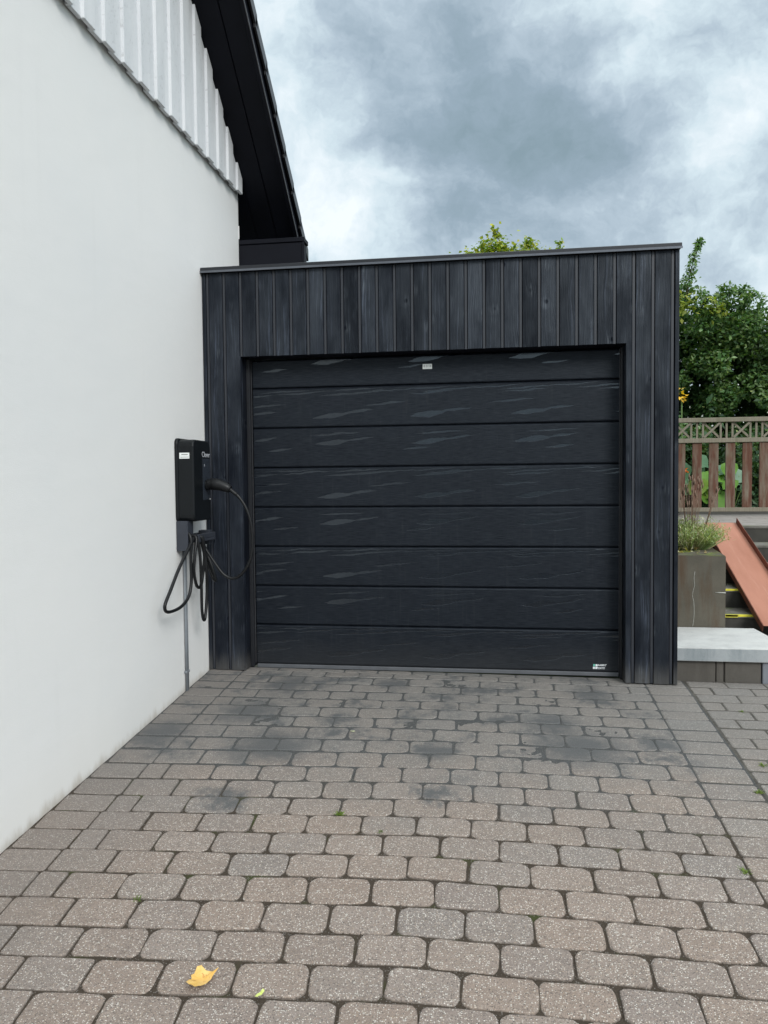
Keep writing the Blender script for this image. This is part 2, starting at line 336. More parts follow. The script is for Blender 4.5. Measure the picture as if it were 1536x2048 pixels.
def f_picket(c1, c2, gr):
    def f(g):
        p = pos(g); r = rnd(g); v = g.vm('ADD', p, g.comb(g.m('MULTIPLY', r, 9), 0, g.m('MULTIPLY', r, 5)))
        a = g.noise(g.mapping(v, (120, 60, 4)), 1, 5, .65); b = g.noise(g.mapping(v, (20, 20, 3)), 1, 5, .6)
        c = g.mix(g.mr(a, .35, .65), c1, c2); c = g.mix(g.mr(b, .44, .66, 0, gr), c, (.225, .205, .155))
        c = g.mix(g.mr(g.noise(g.mapping(v, (9, 9, 5)), 1, 5), .55, .7, 0, .4), c, (.12, .13, .07))
        return {'Base Color': c, 'bump': [(a, .6, .002)]}
    return f
M_PICKET = mat('weathered_red_timber', f_picket((.085, .036, .022), (.150, .070, .046), .7), .8, .3)
M_RAIL = mat('weathered_grey_timber', f_picket((.19, .165, .12), (.27, .24, .19), .5), .85, .25)
M_TILE = simple('black_glazed_tile', (.020, .020, .022), .35, .5, var=.25, sc=10)
M_EDGE = simple('verge_metal_edge', (.060, .060, .066), .45, .5)

def leafmat(name, trans, rough=.5, spec=.35):
    M = bpy.data.materials.new(name); M.use_nodes = True; t = M.node_tree; t.nodes.clear(); g = G(t)
    at = g.n('ShaderNodeAttribute', attribute_name='tint')
    b = g.n('ShaderNodeBsdfPrincipled'); g.put(b.inputs['Base Color'], at.outputs['Color']); b.inputs['Roughness'].default_value = rough
    b.inputs['Specular IOR Level'].default_value = spec
    tr = g.n('ShaderNodeBsdfTranslucent'); g.put(tr.inputs[0], g.mix(1, at.outputs['Color'], (1.4, 1.6, .55), 'MULTIPLY'))
    mx = g.n('ShaderNodeMixShader'); mx.inputs[0].default_value = trans
    t.links.new(b.outputs[0], mx.inputs[1]); t.links.new(tr.outputs[0], mx.inputs[2])
    o = g.n('ShaderNodeOutputMaterial'); t.links.new(mx.outputs[0], o.inputs[0]); return M
M_LEAF = leafmat('leaf_surface', .30)
M_BARK = simple('bark', (.085, .065, .045), .9, .2, var=.4, sc=12, bump=.006, bs=.8)

# ------------------------------------------------------------------ helpers
def link(name, me, mats, parent=None, loc=None, rot=None):
    if mats is not None:
        if not isinstance(mats, (list, tuple)): mats = [mats]
        if not len(me.materials):
            for q in mats: me.materials.append(q)
    o = bpy.data.objects.new(name, me); COL.objects.link(o)
    if parent: o.parent = parent
    if loc is not None: o.location = loc
    if rot is not None: o.rotation_euler = rot
    return o
def tag(o, label=None, cat=None, group=None, kind=None):
    for k, v in (('label', label), ('category', cat), ('group', group), ('kind', kind)):
        if v: o[k] = v
    return o
def empty(name, loc=(0, 0, 0)):
    o = bpy.data.objects.new(name, None); COL.objects.link(o); o.location = loc; return o
def bm_box(bm, a, b, mi=0, bev=0):
    vs = [bm.verts.new((x, y, z)) for z in (a[2], b[2]) for y in (a[1], b[1]) for x in (a[0], b[0])]
    fs = [(0, 2, 3, 1), (4, 5, 7, 6), (0, 1, 5, 4), (2, 6, 7, 3), (0, 4, 6, 2), (1, 3, 7, 5)]
    out = [bm.faces.new([vs[i] for i in f]) for f in fs]
    for f in out: f.material_index = mi
    if bev:
        es = {e for f in out for e in f.edges}
        r = bmesh.ops.bevel(bm, geom=list(es), offset=bev, segments=1, affect='EDGES', profile=.5)
        for f in r['faces']: f.material_index = mi
    return out
def tomesh(bm, name, smooth=False):
    me = bpy.data.meshes.new(name); bm.normal_update(); bm.to_mesh(me); bm.free()
    if smooth:
        for p in me.polygons: p.use_smooth = True
    return me
def box(name, a, b, mt, parent=None, bev=.003, off=(0, 0, 0)):
    off = Vector(off); bm = bmesh.new(); bm_box(bm, Vector(a)-off, Vector(b)-off, 0, bev)
    return link(name, tomesh(bm, name), mt, parent, off if parent is None else None)
def boxes(name, lst, mt, parent=None, bev=.002):
    bm = bmesh.new()
    for a, b in lst: bm_box(bm, a, b, 0, bev)
    return link(name, tomesh(bm, name), mt, parent)
def prism(name, pts, axis, a, b, mt, parent=None, bev=0):
    """polygon pts (2D in the two other axes) extruded along axis from a to b"""
    bm = bmesh.new(); A = []
    def P3(p, h): return {0: (h, p[0], p[1]), 1: (p[0], h, p[1]), 2: (p[0], p[1], h)}[axis]
    A = [bm.verts.new(P3(p, a)) for p in pts]; B = [bm.verts.new(P3(p, b)) for p in pts]; n = len(pts)
    bm.faces.new(A); bm.faces.new(list(reversed(B)))
    for i in range(n): bm.faces.new((A[i], B[i], B[(i+1) % n], A[(i+1) % n]))
    bmesh.ops.recalc_face_normals(bm, faces=bm.faces)
    if bev: bmesh.ops.bevel(bm, geom=list(bm.edges), offset=bev, segments=1, affect='EDGES')
    return link(name, tomesh(bm, name), mt, parent)
def catmull(pts, k=8):
    P = [Vector(p) for p in pts]; P = [P[0]*2-P[1]]+P+[P[-1]*2-P[-2]]; out = []
    for i in range(1, len(P)-2):
        for j in range(k):
            t = j/k; a, b, c, d = P[i-1], P[i], P[i+1], P[i+2]
            out.append(.5*((2*b)+(c-a)*t+(2*a-5*b+4*c-d)*t*t+(3*b-a-3*c+d)*t**3))
    out.append(P[-2]); return out
def tube(bm, pts, rad, seg=10, cap=True):
    pts = [Vector(p) for p in pts]; rings = []; up = None
    for i, p in enumerate(pts):
        d = (pts[min(i+1, len(pts)-1)]-pts[max(i-1, 0)]).normalized()
        if up is None: up = d.orthogonal().normalized()
        up = (up-d*up.dot(d)).normalized(); s = d.cross(up); r = rad[i] if hasattr(rad, '__len__') else rad
        rings.append([bm.verts.new(p+(up*math.cos(2*math.pi*k/seg)+s*math.sin(2*math.pi*k/seg))*r) for k in range(seg)])
    for a, b in zip(rings, rings[1:]):
        for k in range(seg): bm.faces.new((a[k], b[k], b[(k+1) % seg], a[(k+1) % seg])).smooth = True
    if cap: bm.faces.new(rings[0]); bm.faces.new(list(reversed(rings[-1])))
def text_mesh(name, body, size, mt, parent, M4, depth=.0006, shear=0, bold=0):
    cu = bpy.data.curves.new(name, 'FONT'); cu.body = body; cu.size = size; cu.extrude = depth; cu.shear = shear; cu.offset = bold
    cu.align_x = 'CENTER'; cu.align_y = 'CENTER'
    tmp = bpy.data.objects.new('tmp', cu); COL.objects.link(tmp)
    dg = bpy.context.evaluated_depsgraph_get(); me = bpy.data.meshes.new_from_object(tmp.evaluated_get(dg)); me.materials.clear()
    bpy.data.objects.remove(tmp); me.transform(M4)
    me.name = name
    return link(name, me, mt, parent)
GX, GY = -.0064, .0791
def gz(x, y): return GX*x+GY*min(y, 0.0)

# ================================================================== SETTING: ground
bm = bmesh.new(); R = 400
vs = [bm.verts.new(v) for v in ((-R, -R, -.95), (R, -R, -.95), (R, R, -.95), (-R, R, -.95))]; bm.faces.new(vs)
tag(link('ground', tomesh(bm, 'ground'), M_GROUND), kind='structure')

# ---- driveway: sand bed with relief + individual pavers
BLOBS = [(.62, -.19, .20, 1), (.80, -.12, .14, .8), (.55, -.5, .13, 1), (.48, -.75, .17, .9), (.78, -1.15, .24, 1.2), (.70, -1.0, .16, 1), (.74, -1.40, .13, .6), (.72, -1.72, .10, 1), (.82, -1.74, .06, 1), (1.64, -1.57, .075, 1.1),
         (1.60, -1.10, .10, .8), (1.70, -1.08, .07, .7), (2.25, -.72, .15, .9), (2.36, -.98, .19, 1.2), (2.24, -1.12, .13, 1.0), (2.50, -.14, .10, .7), (2.55, -.30, .08, .6), (2.0, -.62, .07, .8), (1.95, -.70, .06, .7),
         (.12, -.9, .10, .5), (.12, -1.25, .10, .5), (2.05, -1.2, .08, .6), (1.15, -1.03, .06, .5), (2.6, -1.15, .09, .6), (.35, -1.5, .10, .5), (2.42, -.55, .10, .7), (1.35, -1.75, .04, .8), (2.12, -.28, .07, .6)]
def sand_off(x, y):
    n = noise.noise((x*5, y*5, 3.1)); n2 = noise.noise((x*17, y*17, 1.7)); n3 = noise.noise((x*45, y*45, 9.2))
    b = -.0060+.0014*n+.0012*n2
    t = min(1, max(0, (y+1.85+.35*n)/.75)); t *= min(1, max(0, (x+.05+.2*n)/.4+.3))
    b += t*.0030
    s = 0
    for bx, by, r, w in BLOBS:
        d2 = ((x-bx)**2+((y-by)*1.15)**2)/(r*r)
        if d2 < 4: s += w*math.exp(-d2*1.3)
    s *= (1+.9*n+.6*n2)
    return b+min(s, 1.15)*.0004+.0007*n3
def sand_sheet(name, x0, x1, y0, y1, st, fn):
    nx, ny = int((x1-x0)/st), int((y1-y0)/st); vs = []; fs = []
    for j in range(ny+1):
        for i in range(nx+1):
            x = x0+(x1-x0)*i/nx; y = y0+(y1-y0)*j/ny; vs.append((x, y, gz(x, y)+fn(x, y)))
    for j in range(ny):
        for i in range(nx):
            a = j*(nx+1)+i; fs.append((a, a+1, a+nx+2, a+nx+1))
    me = bpy.data.meshes.new(name); me.from_pydata(vs, [], fs)
    for p in me.polygons: p.use_smooth = True
    return me
drive = link('driveway', sand_sheet('driveway', .0, 3.108, -4.7, .145, .0135, sand_off), M_SAND); tag(drive, kind='structure')
path = link('side_path', sand_sheet('side_path', 3.109, 6.2, -4.7, .15, .03, lambda x, y: -.0035+.001*noise.noise((x*6, y*6, 0))), simple('path_joint_soil', (.085, .078, .068), .95, .2, var=.4, sc=40)); tag(path, kind='structure')
# rough surround behind the camera and beyond, 1 cm below the paved parts
bm = bmesh.new()
for (x0, x1, y0, y1) in ((-12, 14, -30, -4.7), (6.2, 14, -4.7, .11)):
    vs = [bm.verts.new((x, y, gz(0, max(y, -8))-.012)) for x, y in ((x0, y0), (x1, y0), (x1, y1), (x0, y1))]; bm.faces.new(vs)
vs = None
tag(link('road', tomesh(bm, 'road'), simple('old_asphalt', (.11, .11, .108), .9, .2, var=.2, sc=3, bump=.003)), kind='structure')

def paver_mesh(name, w, d, rc, seed, top_b=.006, wob=.0016):
    rr = random.Random(seed); pts = []; hw, hd = w/2, d/2; n = 3
    for cx, cy, a0 in ((hw-rc, hd-rc, 0), (-hw+rc, hd-rc, 90), (-hw+rc, -hd+rc, 180), (hw-rc, -hd+rc, 270)):
        q = rc*rr.uniform(.7, 1.25)
        for k in range(n+1):
            a = math.radians(a0+90*k/n); pts.append(Vector((cx+rc*math.cos(a)*1.0+rr.uniform(-wob, wob), cy+rc*math.sin(a)+rr.uniform(-wob, wob))))
        # a slightly wavy side
        ax, ay = pts[-1]; nx_ = {0: (-hw+rc, hd), 90: (-hw, -hd+rc), 180: (hw-rc, -hd), 270: (hw, hd-rc)}[a0]
        pts.append(Vector((ax+(nx_[0]-ax)*.5+rr.uniform(-wob, wob), ay+(nx_[1]-ay)*.5+rr.uniform(-wob, wob)*1.3)))
    bm = bmesh.new(); L = len(pts)
    def ring(sc, z): return [bm.verts.new((p.x*(1-sc/hw), p.y*(1-sc/hd), z)) for p in pts]
    r0 = ring(0, -.045); r1 = ring(0, -top_b*.9); r2 = ring(top_b*.35, -top_b*.30); r3 = ring(top_b*1.2, 0)
    for a, b in ((r0, r1), (r1, r2), (r2, r3)):
        for i in range(L): bm.faces.new((a[i], a[(i+1) % L], b[(i+1) % L], b[i])).smooth = True
    f = bm.faces.new(r3); f.smooth = False
    return tomesh(bm, name)
PV_FULL = [paver_mesh('paver', .2195, .1405, .030, 100+k, .0065, .0028) for k in range(12)]
PV_HALF = [paver_mesh('paver', .1075, .1405, .025, 200+k, .0065, .0024) for k in range(6)]
PV_SQ = [paver_mesh('paver', .2180, .1385, .012, 300+k, .006, .0013) for k in range(8)]
PV_HSQ = [paver_mesh('paver', .1060, .1385, .012, 400+k, .006, .0013) for k in range(4)]
for q in PV_FULL+PV_HALF+PV_SQ+PV_HSQ: q.materials.append(M_PAVER)
tilt_x, tilt_y = math.atan(GY), -math.atan(GX)
# row boundaries measured at X = 1.66 (far edge first)
LINES = [.142, .07, -.037, -.162, -.285, -.42, -.545, -.69, -.83, -.985, -1.135, -1.295, -1.448, -1.605, -1.753, -1.90, -2.05, -2.20, -2.355, -2.51, -2.655, -2.80, -2.947, -3.095, -3.243, -3.39, -3.54, -3.69, -3.84, -3.99, -4.14, -4.29, -4.44, -4.59]
def skew(x, y0):
    a = min(.083, .02+.042*abs(min(y0, 0))); return -a*max(0, 1.66-x)-.006*max(0, x-1.66)
cand = []
ROWREF = 19   # row between LINES[19] (-2.51) and LINES[20] is a 'half' row
for i in range(len(LINES)-1):
    ya, yb = LINES[i], LINES[i+1]; half = (i-ROWREF) % 2 == 0
    xs = [(0.004, .24)]
    x = .24
    if half: xs.append((x, x+.114)); x += .114
    for k in range(11): xs.append((x, x+.2275)); x += .2275
    if not half: xs.append((x, x+.114)); x += .114
    xs.append((x, 3.104))
    ph = (i*7.3) % 1
    for j, (a, b) in enumerate(xs):
        cx = (a+b)/2; cy = (ya+yb)/2+skew(cx, (ya+yb)/2); w = b-a; d = ya-yb
        slope = 1.0*(min(.083, .02+.042*abs(min(cy, 0))) if cx < 1.66 else 0)
        cand.append((cx, cy, w, d, slope, j in (0, len(xs)-1) or cx < .62, j))
cand.sort(key=lambda c: -c[1] if c[1] < -3.2 else -100-c[1])
vis = [c for c in cand if c[1] > -2.98]; rest = [c for c in cand if c[1] <= -2.98]
def place_paver(c, parent, k):
    cx, cy, w, d, sl, sq, j = c
    hf = w < .16; lst = (PV_HSQ if hf else PV_SQ) if sq else (PV_HALF if hf else PV_FULL)
    me = random.choice(lst); o = bpy.data.objects.new('paver', me); COL.objects.link(o); o.parent = parent
    bw, bd = (.1115 if hf else .2245), (.1448 if j != 1.5 else .150)
    o.scale = (w/bw, d/bd*1.0, 1)
    o.location = (cx+random.uniform(-.0018, .0018), cy+random.uniform(-.0018, .0018), gz(cx, cy)+random.uniform(-.0022, .0014))
    if cy > .0: o.location.z = gz(cx, cy)
    fl_ = -1 if random.random() < .5 else 1
    E_ = Euler((tilt_x*(1 if cy < 0 else 0)+random.uniform(-.010, .010), tilt_y+random.uniform(-.008, .008), 0)).to_matrix() @ Matrix.Rotation(sl*.9+random.uniform(-.006, .006)+(math.pi if fl_ < 0 else 0), 3, 'Z')
    o.rotation_euler = E_.to_euler()
    return o
vis.sort(key=lambda c: c[1])
for k, c in enumerate(vis[:300]): place_paver(c, drive, k)
rest += vis[300:]
def joined_pavers(lst, parent):
    bm = bmesh.new()
    for c in lst:
        cx, cy, w, d, sl, sq, j = c; hf = w < .16; me = random.choice((PV_HSQ if hf else PV_SQ) if sq else (PV_HALF if hf else PV_FULL))
        b2 = bmesh.new(); b2.from_mesh(me)
        M = Matrix.Translation((cx, cy, gz(cx, cy))) @ Euler((tilt_x if cy < 0 else 0, tilt_y, sl)).to_matrix().to_4x4() @ Matrix.Diagonal((w/(.114 if hf else .2275), d/.148, 1, 1))
        b2.transform(M); tm = bpy.data.meshes.new('t'); b2.to_mesh(tm); b2.free(); bm.from_mesh(tm); bpy.data.meshes.remove(tm)
    o = link('paver_field', tomesh(bm, 'paver_field'), M_PAVER, parent); o['kind'] = 'stuff'
joined_pavers(rest, drive)
# side path pavers: plain rectangles, running bond
cand = []
yy = .12; i = 0
while yy > -4.6:
    d = .128 if yy > -1.2 else .145
    x = 3.118 - (.115 if i % 2 else 0)
    while x < 6.1:
        a = max(x, 3.116); b = x+.235
        if b-a > .06 and a < 6.0: cand.append(((a+b)/2, yy-d/2, b-a, d, .0, True, 1.5))
        x += .235
    yy -= d; i += 1
vis = [c for c in cand if c[1] > -1.9 and c[0] < 4.4-.0*c[1]]; ids = {id(c) for c in vis}
for k, c in enumerate(vis[:240]): place_paver(c, path, k)
joined_pavers([c for c in cand if id(c) not in ids]+vis[240:], path)

# ================================================================== HOUSE
house = empty('house', (0, 0, 0))
tag(house, 'white rendered house wall with white timber gable and black roof overhang, left of the garage', 'house')
WX0 = -6.0; HB = .777
RZ = lambda y: 4.22-.86*y if y > -4.5 else 4.22+.86*4.5-.86*(-4.5-y)     # underside of the roof
prism('wall', [(HB, -1.0), (-9.4, -1.0), (-9.4, 3.60), (HB, 3.50)], 0, WX0, 0.0, M_STUCCO, house)
prism('gable', [(HB-.03, 3.50), (-9.3, 3.60), (-9.3, RZ(-9.3)), (-4.5, RZ(-4.5)), (HB-.03, RZ(HB-.03)-.02)], 0, WX0+.1, 0.012, M_VOID, house)
# siding boards: under-board / over-board pairs
pitch = .196
yb = .752; k = 0
while yb > -9.2:
    # wide proud board then recessed board
    wp = .104 if k else .10
    for (a, b, xo) in ((yb-wp, yb, .046), (yb-pitch-.012, yb-wp+.012, .030)):
        z0 = 3.45+random.uniform(-.002, .002); bev = .003
        za, zb = RZ(a)-.004, RZ(b)-.004
        if za < z0+.03 and zb < z0+.03: continue
        pts = [(a, z0), (b, z0), (b, max(zb, z0+.01)), (a, max(za, z0+.01))]
        prism('siding_board', pts, 0, xo-.022, xo, M_SIDING, house, bev=.0025)
    yb -= pitch; k += 1
# soffit boards, verge board, roof slab, verge tiles (run down the slope)
def sloped(name, x0, x1, off0, off1, y0, y1, mt, parent, bev=.002):
    z = lambda y, o: RZ(y)+o
    return prism(name, [(y0, z(y0, off0)), (y1, z(y1, off0)), (y1, z(y1, off1)), (y0, z(y0, off1))], 0, x0, x1, mt, parent, bev)
for (a, b) in ((-.9, .035), (.0375, .196), (.202, .340)): sloped('soffit_board', a, b, 0, .022, -4.5, 1.33, M_BLACKPAINT, house)
vb = sloped('verge_board', .343, .368, -.022, .16, -4.5, 1.34, M_BLACKPAINT, house)
sloped('verge_trim', .3685, .374, -.024, -.004, -4.5, 1.34, M_EDGE, vb, 0)
sloped('roof', WX0, .340, .0225, .155, -4.5, 1.36, M_BLACKPAINT, house, 0)
prism('roof', [(-4.5, RZ(-4.5)+.0), (-9.6, RZ(-9.6)), (-9.6, RZ(-9.6)+.16), (-4.5, RZ(-4.5)+.16)], 0, WX0, .36, M_BLACKPAINT, house)
sl_ang = math.atan(.86); L = .30
n = 0; yk = 1.40
while yk > -4.4:
    dyy = L*math.cos(sl_ang); y0 = yk-dyy-.05; 
    za, zb = RZ(y0)+.166, RZ(yk)+.196
    bm = bmesh.new()
    prof = [(y0, za), (yk, zb), (yk+.004, zb-.030), (yk-.01, zb-.036), (y0, za-.02)]
    A = [bm.verts.new((.02, p[0], p[1])) for p in prof]; B = [bm.verts.new((.392, p[0], p[1])) for p in prof]
    bm.faces.new(A); bm.faces.new(list(reversed(B)))
    for q in range(5): bm.faces.new((A[q], B[q], B[(q+1) % 5], A[(q+1) % 5]))
    # down-turned verge flange
    bm_box(bm, (.378, y0+.02, 0), (.394, yk-.004, .001))
    bm.verts.ensure_lookup_table()
    for v in bm.verts[10:]:
        zt = za+(zb-za)*(v.co.y-y0)/(yk-y0); v.co.z = zt-.02 if v.co.z > .0005 else zt-.10
    bmesh.ops.recalc_face_normals(bm, faces=bm.faces)
    link('roof_tile', tomesh(bm, 'roof_tile'), M_TILE, house); yk -= dyy*.97; n += 1
bm = bmesh.new()
for q in range(24):
    yk = 1.40-q*dyy*.97
    for r_ in range(19):
        x1 = .02-r_*.3; 
        if yk < -4.3: break
        y0 = yk-dyy-.04
        v = [bm.verts.new(p) for p in ((x1-.298, y0, RZ(y0)+.166), (x1, y0, RZ(y0)+.166), (x1, yk, RZ(yk)+.196), (x1-.298, yk, RZ(yk)+.196), (x1-.298, yk, RZ(yk)+.16), (x1, yk, RZ(yk)+.16))]
        bm.faces.new(v[:4]); bm.faces.new((v[3], v[2], v[5], v[4]))
link('roof_tile_field', tomesh(bm, 'roof_tile_field'), M_TILE, house)['kind'] = 'stuff'
# boxed eave end sitting beyond the wall corner
eb = box('eave_box', (-3, HB+.012, 2.86), (.500, HB+.125, 3.085), M_BLACKPAINT, house)
box('eave_cap', (-3, HB+.004, 3.088), (.512, HB+.135, 3.122), M_BLACKPAINT, eb)
box('eave_trim', (.492, HB+.004, 2.86), (.512, HB+.011, 3.086), M_BLACKPAINT, eb)
prism('eave_back', [(1.34, 2.86), (1.36, 2.86), (1.36, RZ(1.34)+.02), (1.34, RZ(1.34)+.02)], 0, -3, .34, M_BLACKPAINT, eb)
boxes('corner_patch', [((-.05, HB+.002, 3.13), (.004, HB+.008, 3.23))], M_STUCCO, house)

# ================================================================== GARAGE
garage = empty('garage', (1.5, 0, 0))
tag(garage, 'flat-roofed garage clad in vertical black stained boards, joined to the white house', 'garage')
def gpar(o): o.parent = garage; o.matrix_parent_inverse = Matrix.Translation((-1.5, 0, 0)); return o
H = 2.672; OL, OR, OZ, REC = .263, 2.736, 2.107, .137; T = .022
def board_geo(bm, x0, x1, z0, z1, strip=True, full=None):
    """main face, then a recessed tongue strip"""
    w = x1-x0; m1 = x1-.0225 if strip else x1-.001; e = .0022
    pr = [(x0, T), (x0, e), (x0+e, 0), (m1-e, 0), (m1, e), (m1, .0150 if strip else T)]
    if strip: pr += [(m1+.0035, .0150), (m1+.0035, .0060), (x1-.0040, .0060), (x1-.0040, T)]
    A = [bm.verts.new((p[0], p[1], z0)) for p in pr]; B = [bm.verts.new((p[0], p[1], z1)) for p in pr]; n = len(pr)
    bm.faces.new(A); bm.faces.new(list(reversed(B)))
    for i in range(n):
        f = bm.faces.new((A[i], B[i], B[(i+1) % n], A[(i+1) % n]))
        if strip and i in (6, 7, 8): f.material_index = 1
joints = [.004]+[.0506+.1143*k for k in range(0, 26)]+[3.0235]
joints = [j for j in joints if j < 3.024]
if joints[-1] < 3.02: joints.append(3.0235)
# merge a last sliver
js = sorted(set(round(j, 4) for j in joints)); 
if js[-1]-js[-2] < .05: js.pop(-2)
for a, b in zip(js, js[1:]):
    bm = bmesh.new(); zb = gz((a+b)/2, 0)+.006+random.uniform(0, .003)
    cx = (a+b)/2; zt = H-.012
    def seg(x0, x1, z0, z1, s=True): board_geo(bm, x0-cx, x1-cx, z0, z1, s)
    ozr = OZ+random.uniform(-.0012, .0012)
    if b <= OL+.001 or a >= OR-.001: seg(a, b, zb, zt)
    elif a < OL < b: seg(a, OL-.001, zb, ozr, False); seg(a, b, ozr+.0001, zt)
    elif a < OR < b: seg(OR+.001, b, zb, ozr); seg(a, b, ozr+.0001, zt)
    else: seg(a, b, ozr, zt)
    bmesh.ops.recalc_face_normals(bm, faces=bm.faces)
    o = link('cladding_board', tomesh(bm, 'cladding_board'), [M_BOARD, M_TONGUE], garage); o.location = (cx-1.5, 0, 0)
def gbox(name, a, b, mt, bev=.002, parent=None):
    o = box(name, Vector(a)-Vector((1.5, 0, 0)), Vector(b)-Vector((1.5, 0, 0)), mt, parent or garage, bev); return o
gbox('corner_board', (3.0255, -.003, gz(3, 0)+.006), (3.050, .055, H-.012), M_BOARD)
# reveals
def board_mat_box(name, a, b): return gbox(name, a, b, M_BOARD, .002)
board_mat_box('jamb_board', (OL-.020, T+.001, gz(.2, 0)+.006), (OL, REC+.02, OZ-.001))
board_mat_box('jamb_board', (OR, T+.001, gz(2.7, 0)+.006), (OR+.020, REC+.02, OZ-.001))
gbox('lintel_board', (OL-.02, T+.001, OZ), (OR+.02, REC+.05, OZ+.02), M_BLACKPAINT)
# carcass walls, side cladding, roof
gbox('front_backing', (.003, T+.002, OZ+.022), (3.02, .07, H-.014), M_VOID, 0)
gbox('front_backing', (.003, T+.002, -.03), (OL-.022, .07, OZ+.020), M_VOID, 0)
gbox('front_backing', (OR+.022, T+.002, -.03), (3.02, .07, OZ+.020), M_VOID, 0)
gbox('side_wall', (2.93, .072, -.03), (3.026, 5.2, H-.015), M_VOID, 0)
gbox('back_wall', (.003, 5.21, -.03), (3.026, 5.3, H-.015), M_VOID, 0)
bm = bmesh.new(); y = .057; 
while y < 5.18: bm_box(bm, (3.0275-1.5, y, 0.0), (3.0475-1.5, y+.105, H-.012), 0, .002); y += .1143
o = link('side_cladding', tomesh(bm, 'side_cladding'), M_BOARD, garage); o['kind'] = 'stuff'
gbox('roof', (.004, -.012, H-.011), (3.044, 5.3, H+.004), M_VOID, 0)
fl = gbox('roof_flashing', (-.0+.002, -.024, H-.004), (3.060, .045, H+.026), M_METAL, .003)
gbox('drip_edge', (.002, -.0285, H-.010), (3.062, -.0245, H+.003), simple('flashing_lip', (.12, .13, .15), .35, .5, .4), 0, fl)
gbox('roof_flashing', (3.0225, .046, H-.004), (3.060, 5.3, H+.026), M_METAL, .003)
# ---- door
door = gbox('garage_door', (OL+.012, REC+.028, gz(1.5, 0)+.012), (OR-.004, REC+.05, OZ-.002), M_DOOR, 0)
door['label'] = 'black sectional garage door with eight wood-grain panels'
DX0, DX1 = .300, 2.718; z = .0255; zs = [gz(1.5, 0)+.030]+[.0255+.2691*k for k in range(1, 8)]+[OZ-.003]
for a, b in zip(zs, zs[1:]):
    bm = bmesh.new(); e = .004
    y0, y1 = REC, REC+.026; aa, bb = a+.0025, b-.0025
    pr = [(y1, aa), (y0+.007, aa), (y0+.0015, aa+.003), (y0, aa+.009), (y0, bb-.012), (y0+.004, bb-.006), (y0+.012, bb), (y1, bb)]
    A = [bm.verts.new((DX0-1.5, p[0], p[1])) for p in pr]; B = [bm.verts.new((DX1-1.5, p[0], p[1])) for p in pr]
    bm.faces.new(A); bm.faces.new(list(reversed(B)))
    for i in range(len(pr)): bm.faces.new((A[i], B[i], B[(i+1) % len(pr)], A[(i+1) % len(pr)]))
    bmesh.ops.recalc_face_normals(bm, faces=bm.faces)
    link('door_panel', tomesh(bm, 'door_panel'), M_DOOR, door)
gbox('bottom_seal', (DX0, REC-.006, gz(1.5, 0)+.004), (DX1, REC+.02, gz(1.5, 0)+.029), M_RUBBER, .003, door)
M_FRAME = simple('frame_black', (.014, .015, .018), .45, .4)
for x0, x1 in ((OL+.001, OL+.026), (OR-.015, OR-.001)): gbox('door_frame', (x0, REC-.035, gz(x0, 0)+.006), (x1, REC+.020, OZ-.003), M_FRAME, .002)
for x0 in (OL+.0275, OR-.0185): gbox('edge_seal', (x0, REC-.008, gz(x0, 0)+.03), (x0+.0022, REC+.004, OZ-.01), M_EDGE, 0)
# number sticker (three grey characters) and maker's mark
st = gbox('number_sticker', (1.463, REC-.0016, 2.007), (1.525, REC-.0003, 2.040), M_STICKER, 0, door)
RX = Matrix.Rotation(math.pi/2, 4, 'X')
def on_door(txt, x, z, size, mt, shear=0, bold=0, par=None):
    return text_mesh('lettering', txt, size, mt, par or door, Matrix.Translation((x-1.5, REC-.0022, z)) @ RX, .0004, shear, bold)
on_door('0 31 8', 1.494, 2.0245, .019, M_INK)
on_door('AABRIT', 2.612, .0655, .0165, M_LOGOW, .25, .0004)
on_door('PORTE', 2.604, .046, .0165, M_LOGOW, .25, .0004)
for (x, z_, mt) in ((2.558, .0575, M_LOGOG), (2.5725, .0575, M_LOGOW), (2.556, .0405, M_LOGOW), (2.571, .0405, M_LOGOW)):
    gbox('logo_square', (x, REC-.0022, z_), (x+.0125, REC-.0008, z_+.014), mt, 0, door)

# ================================================================== CHARGER
ch = empty('charging_box', (0, -.35, 1.28))
tag(ch, 'black wall-mounted car charger with white sticker and Clever lettering, on the white wall', 'car charger')
def cpar(o): o.parent = ch; o.matrix_parent_inverse = Matrix.Translation((0, .35, -1.28)); return o
def rounded_box(name, lo, hi, r, mt, seg=4, axis=0):
    bm = bmesh.new(); bm_box(bm, lo, hi)
    es = []
    for e in bm.edges:
        d = (e.verts[0].co-e.verts[1].co); d = Vector([abs(c) for c in d])
        if d[axis] > .5*d.length: es.append(e)
    bmesh.ops.bevel(bm, geom=es, offset=r, segments=seg, affect='EDGES', profile=.5)
    fr = [f for f in bm.faces if f.normal[axis] > .9 or all(abs(v.co[axis]-hi[axis]) < 1e-5 for v in f.verts)]
    ed = {e for f in fr for e in f.edges}
    bmesh.ops.bevel(bm, geom=list(ed), offset=.012, segments=4, affect='EDGES', profile=.5)
    return link(name, tomesh(bm, name, False), mt)
YB0, YB1 = -.492, -.205
cpar(rounded_box('back_plate', (.002, YB0+.0, 1.030), (.022, YB1, 1.548), .035, M_PLASTIC))
cpar(rounded_box('cover', (.0225, YB0+.006, 1.036), (.121, YB1-.004, 1.538), .040, M_PLASTIC))
cpar(box('front_panel', (.1212, -.348, 1.165), (.1228, -.224, 1.424), M_PLASTIC2, None, .0005))
cpar(boxes('status_light', [((.1229, -.240, 1.166), (.1236, -.224, 1.172))], M_STICKER, None, 0))
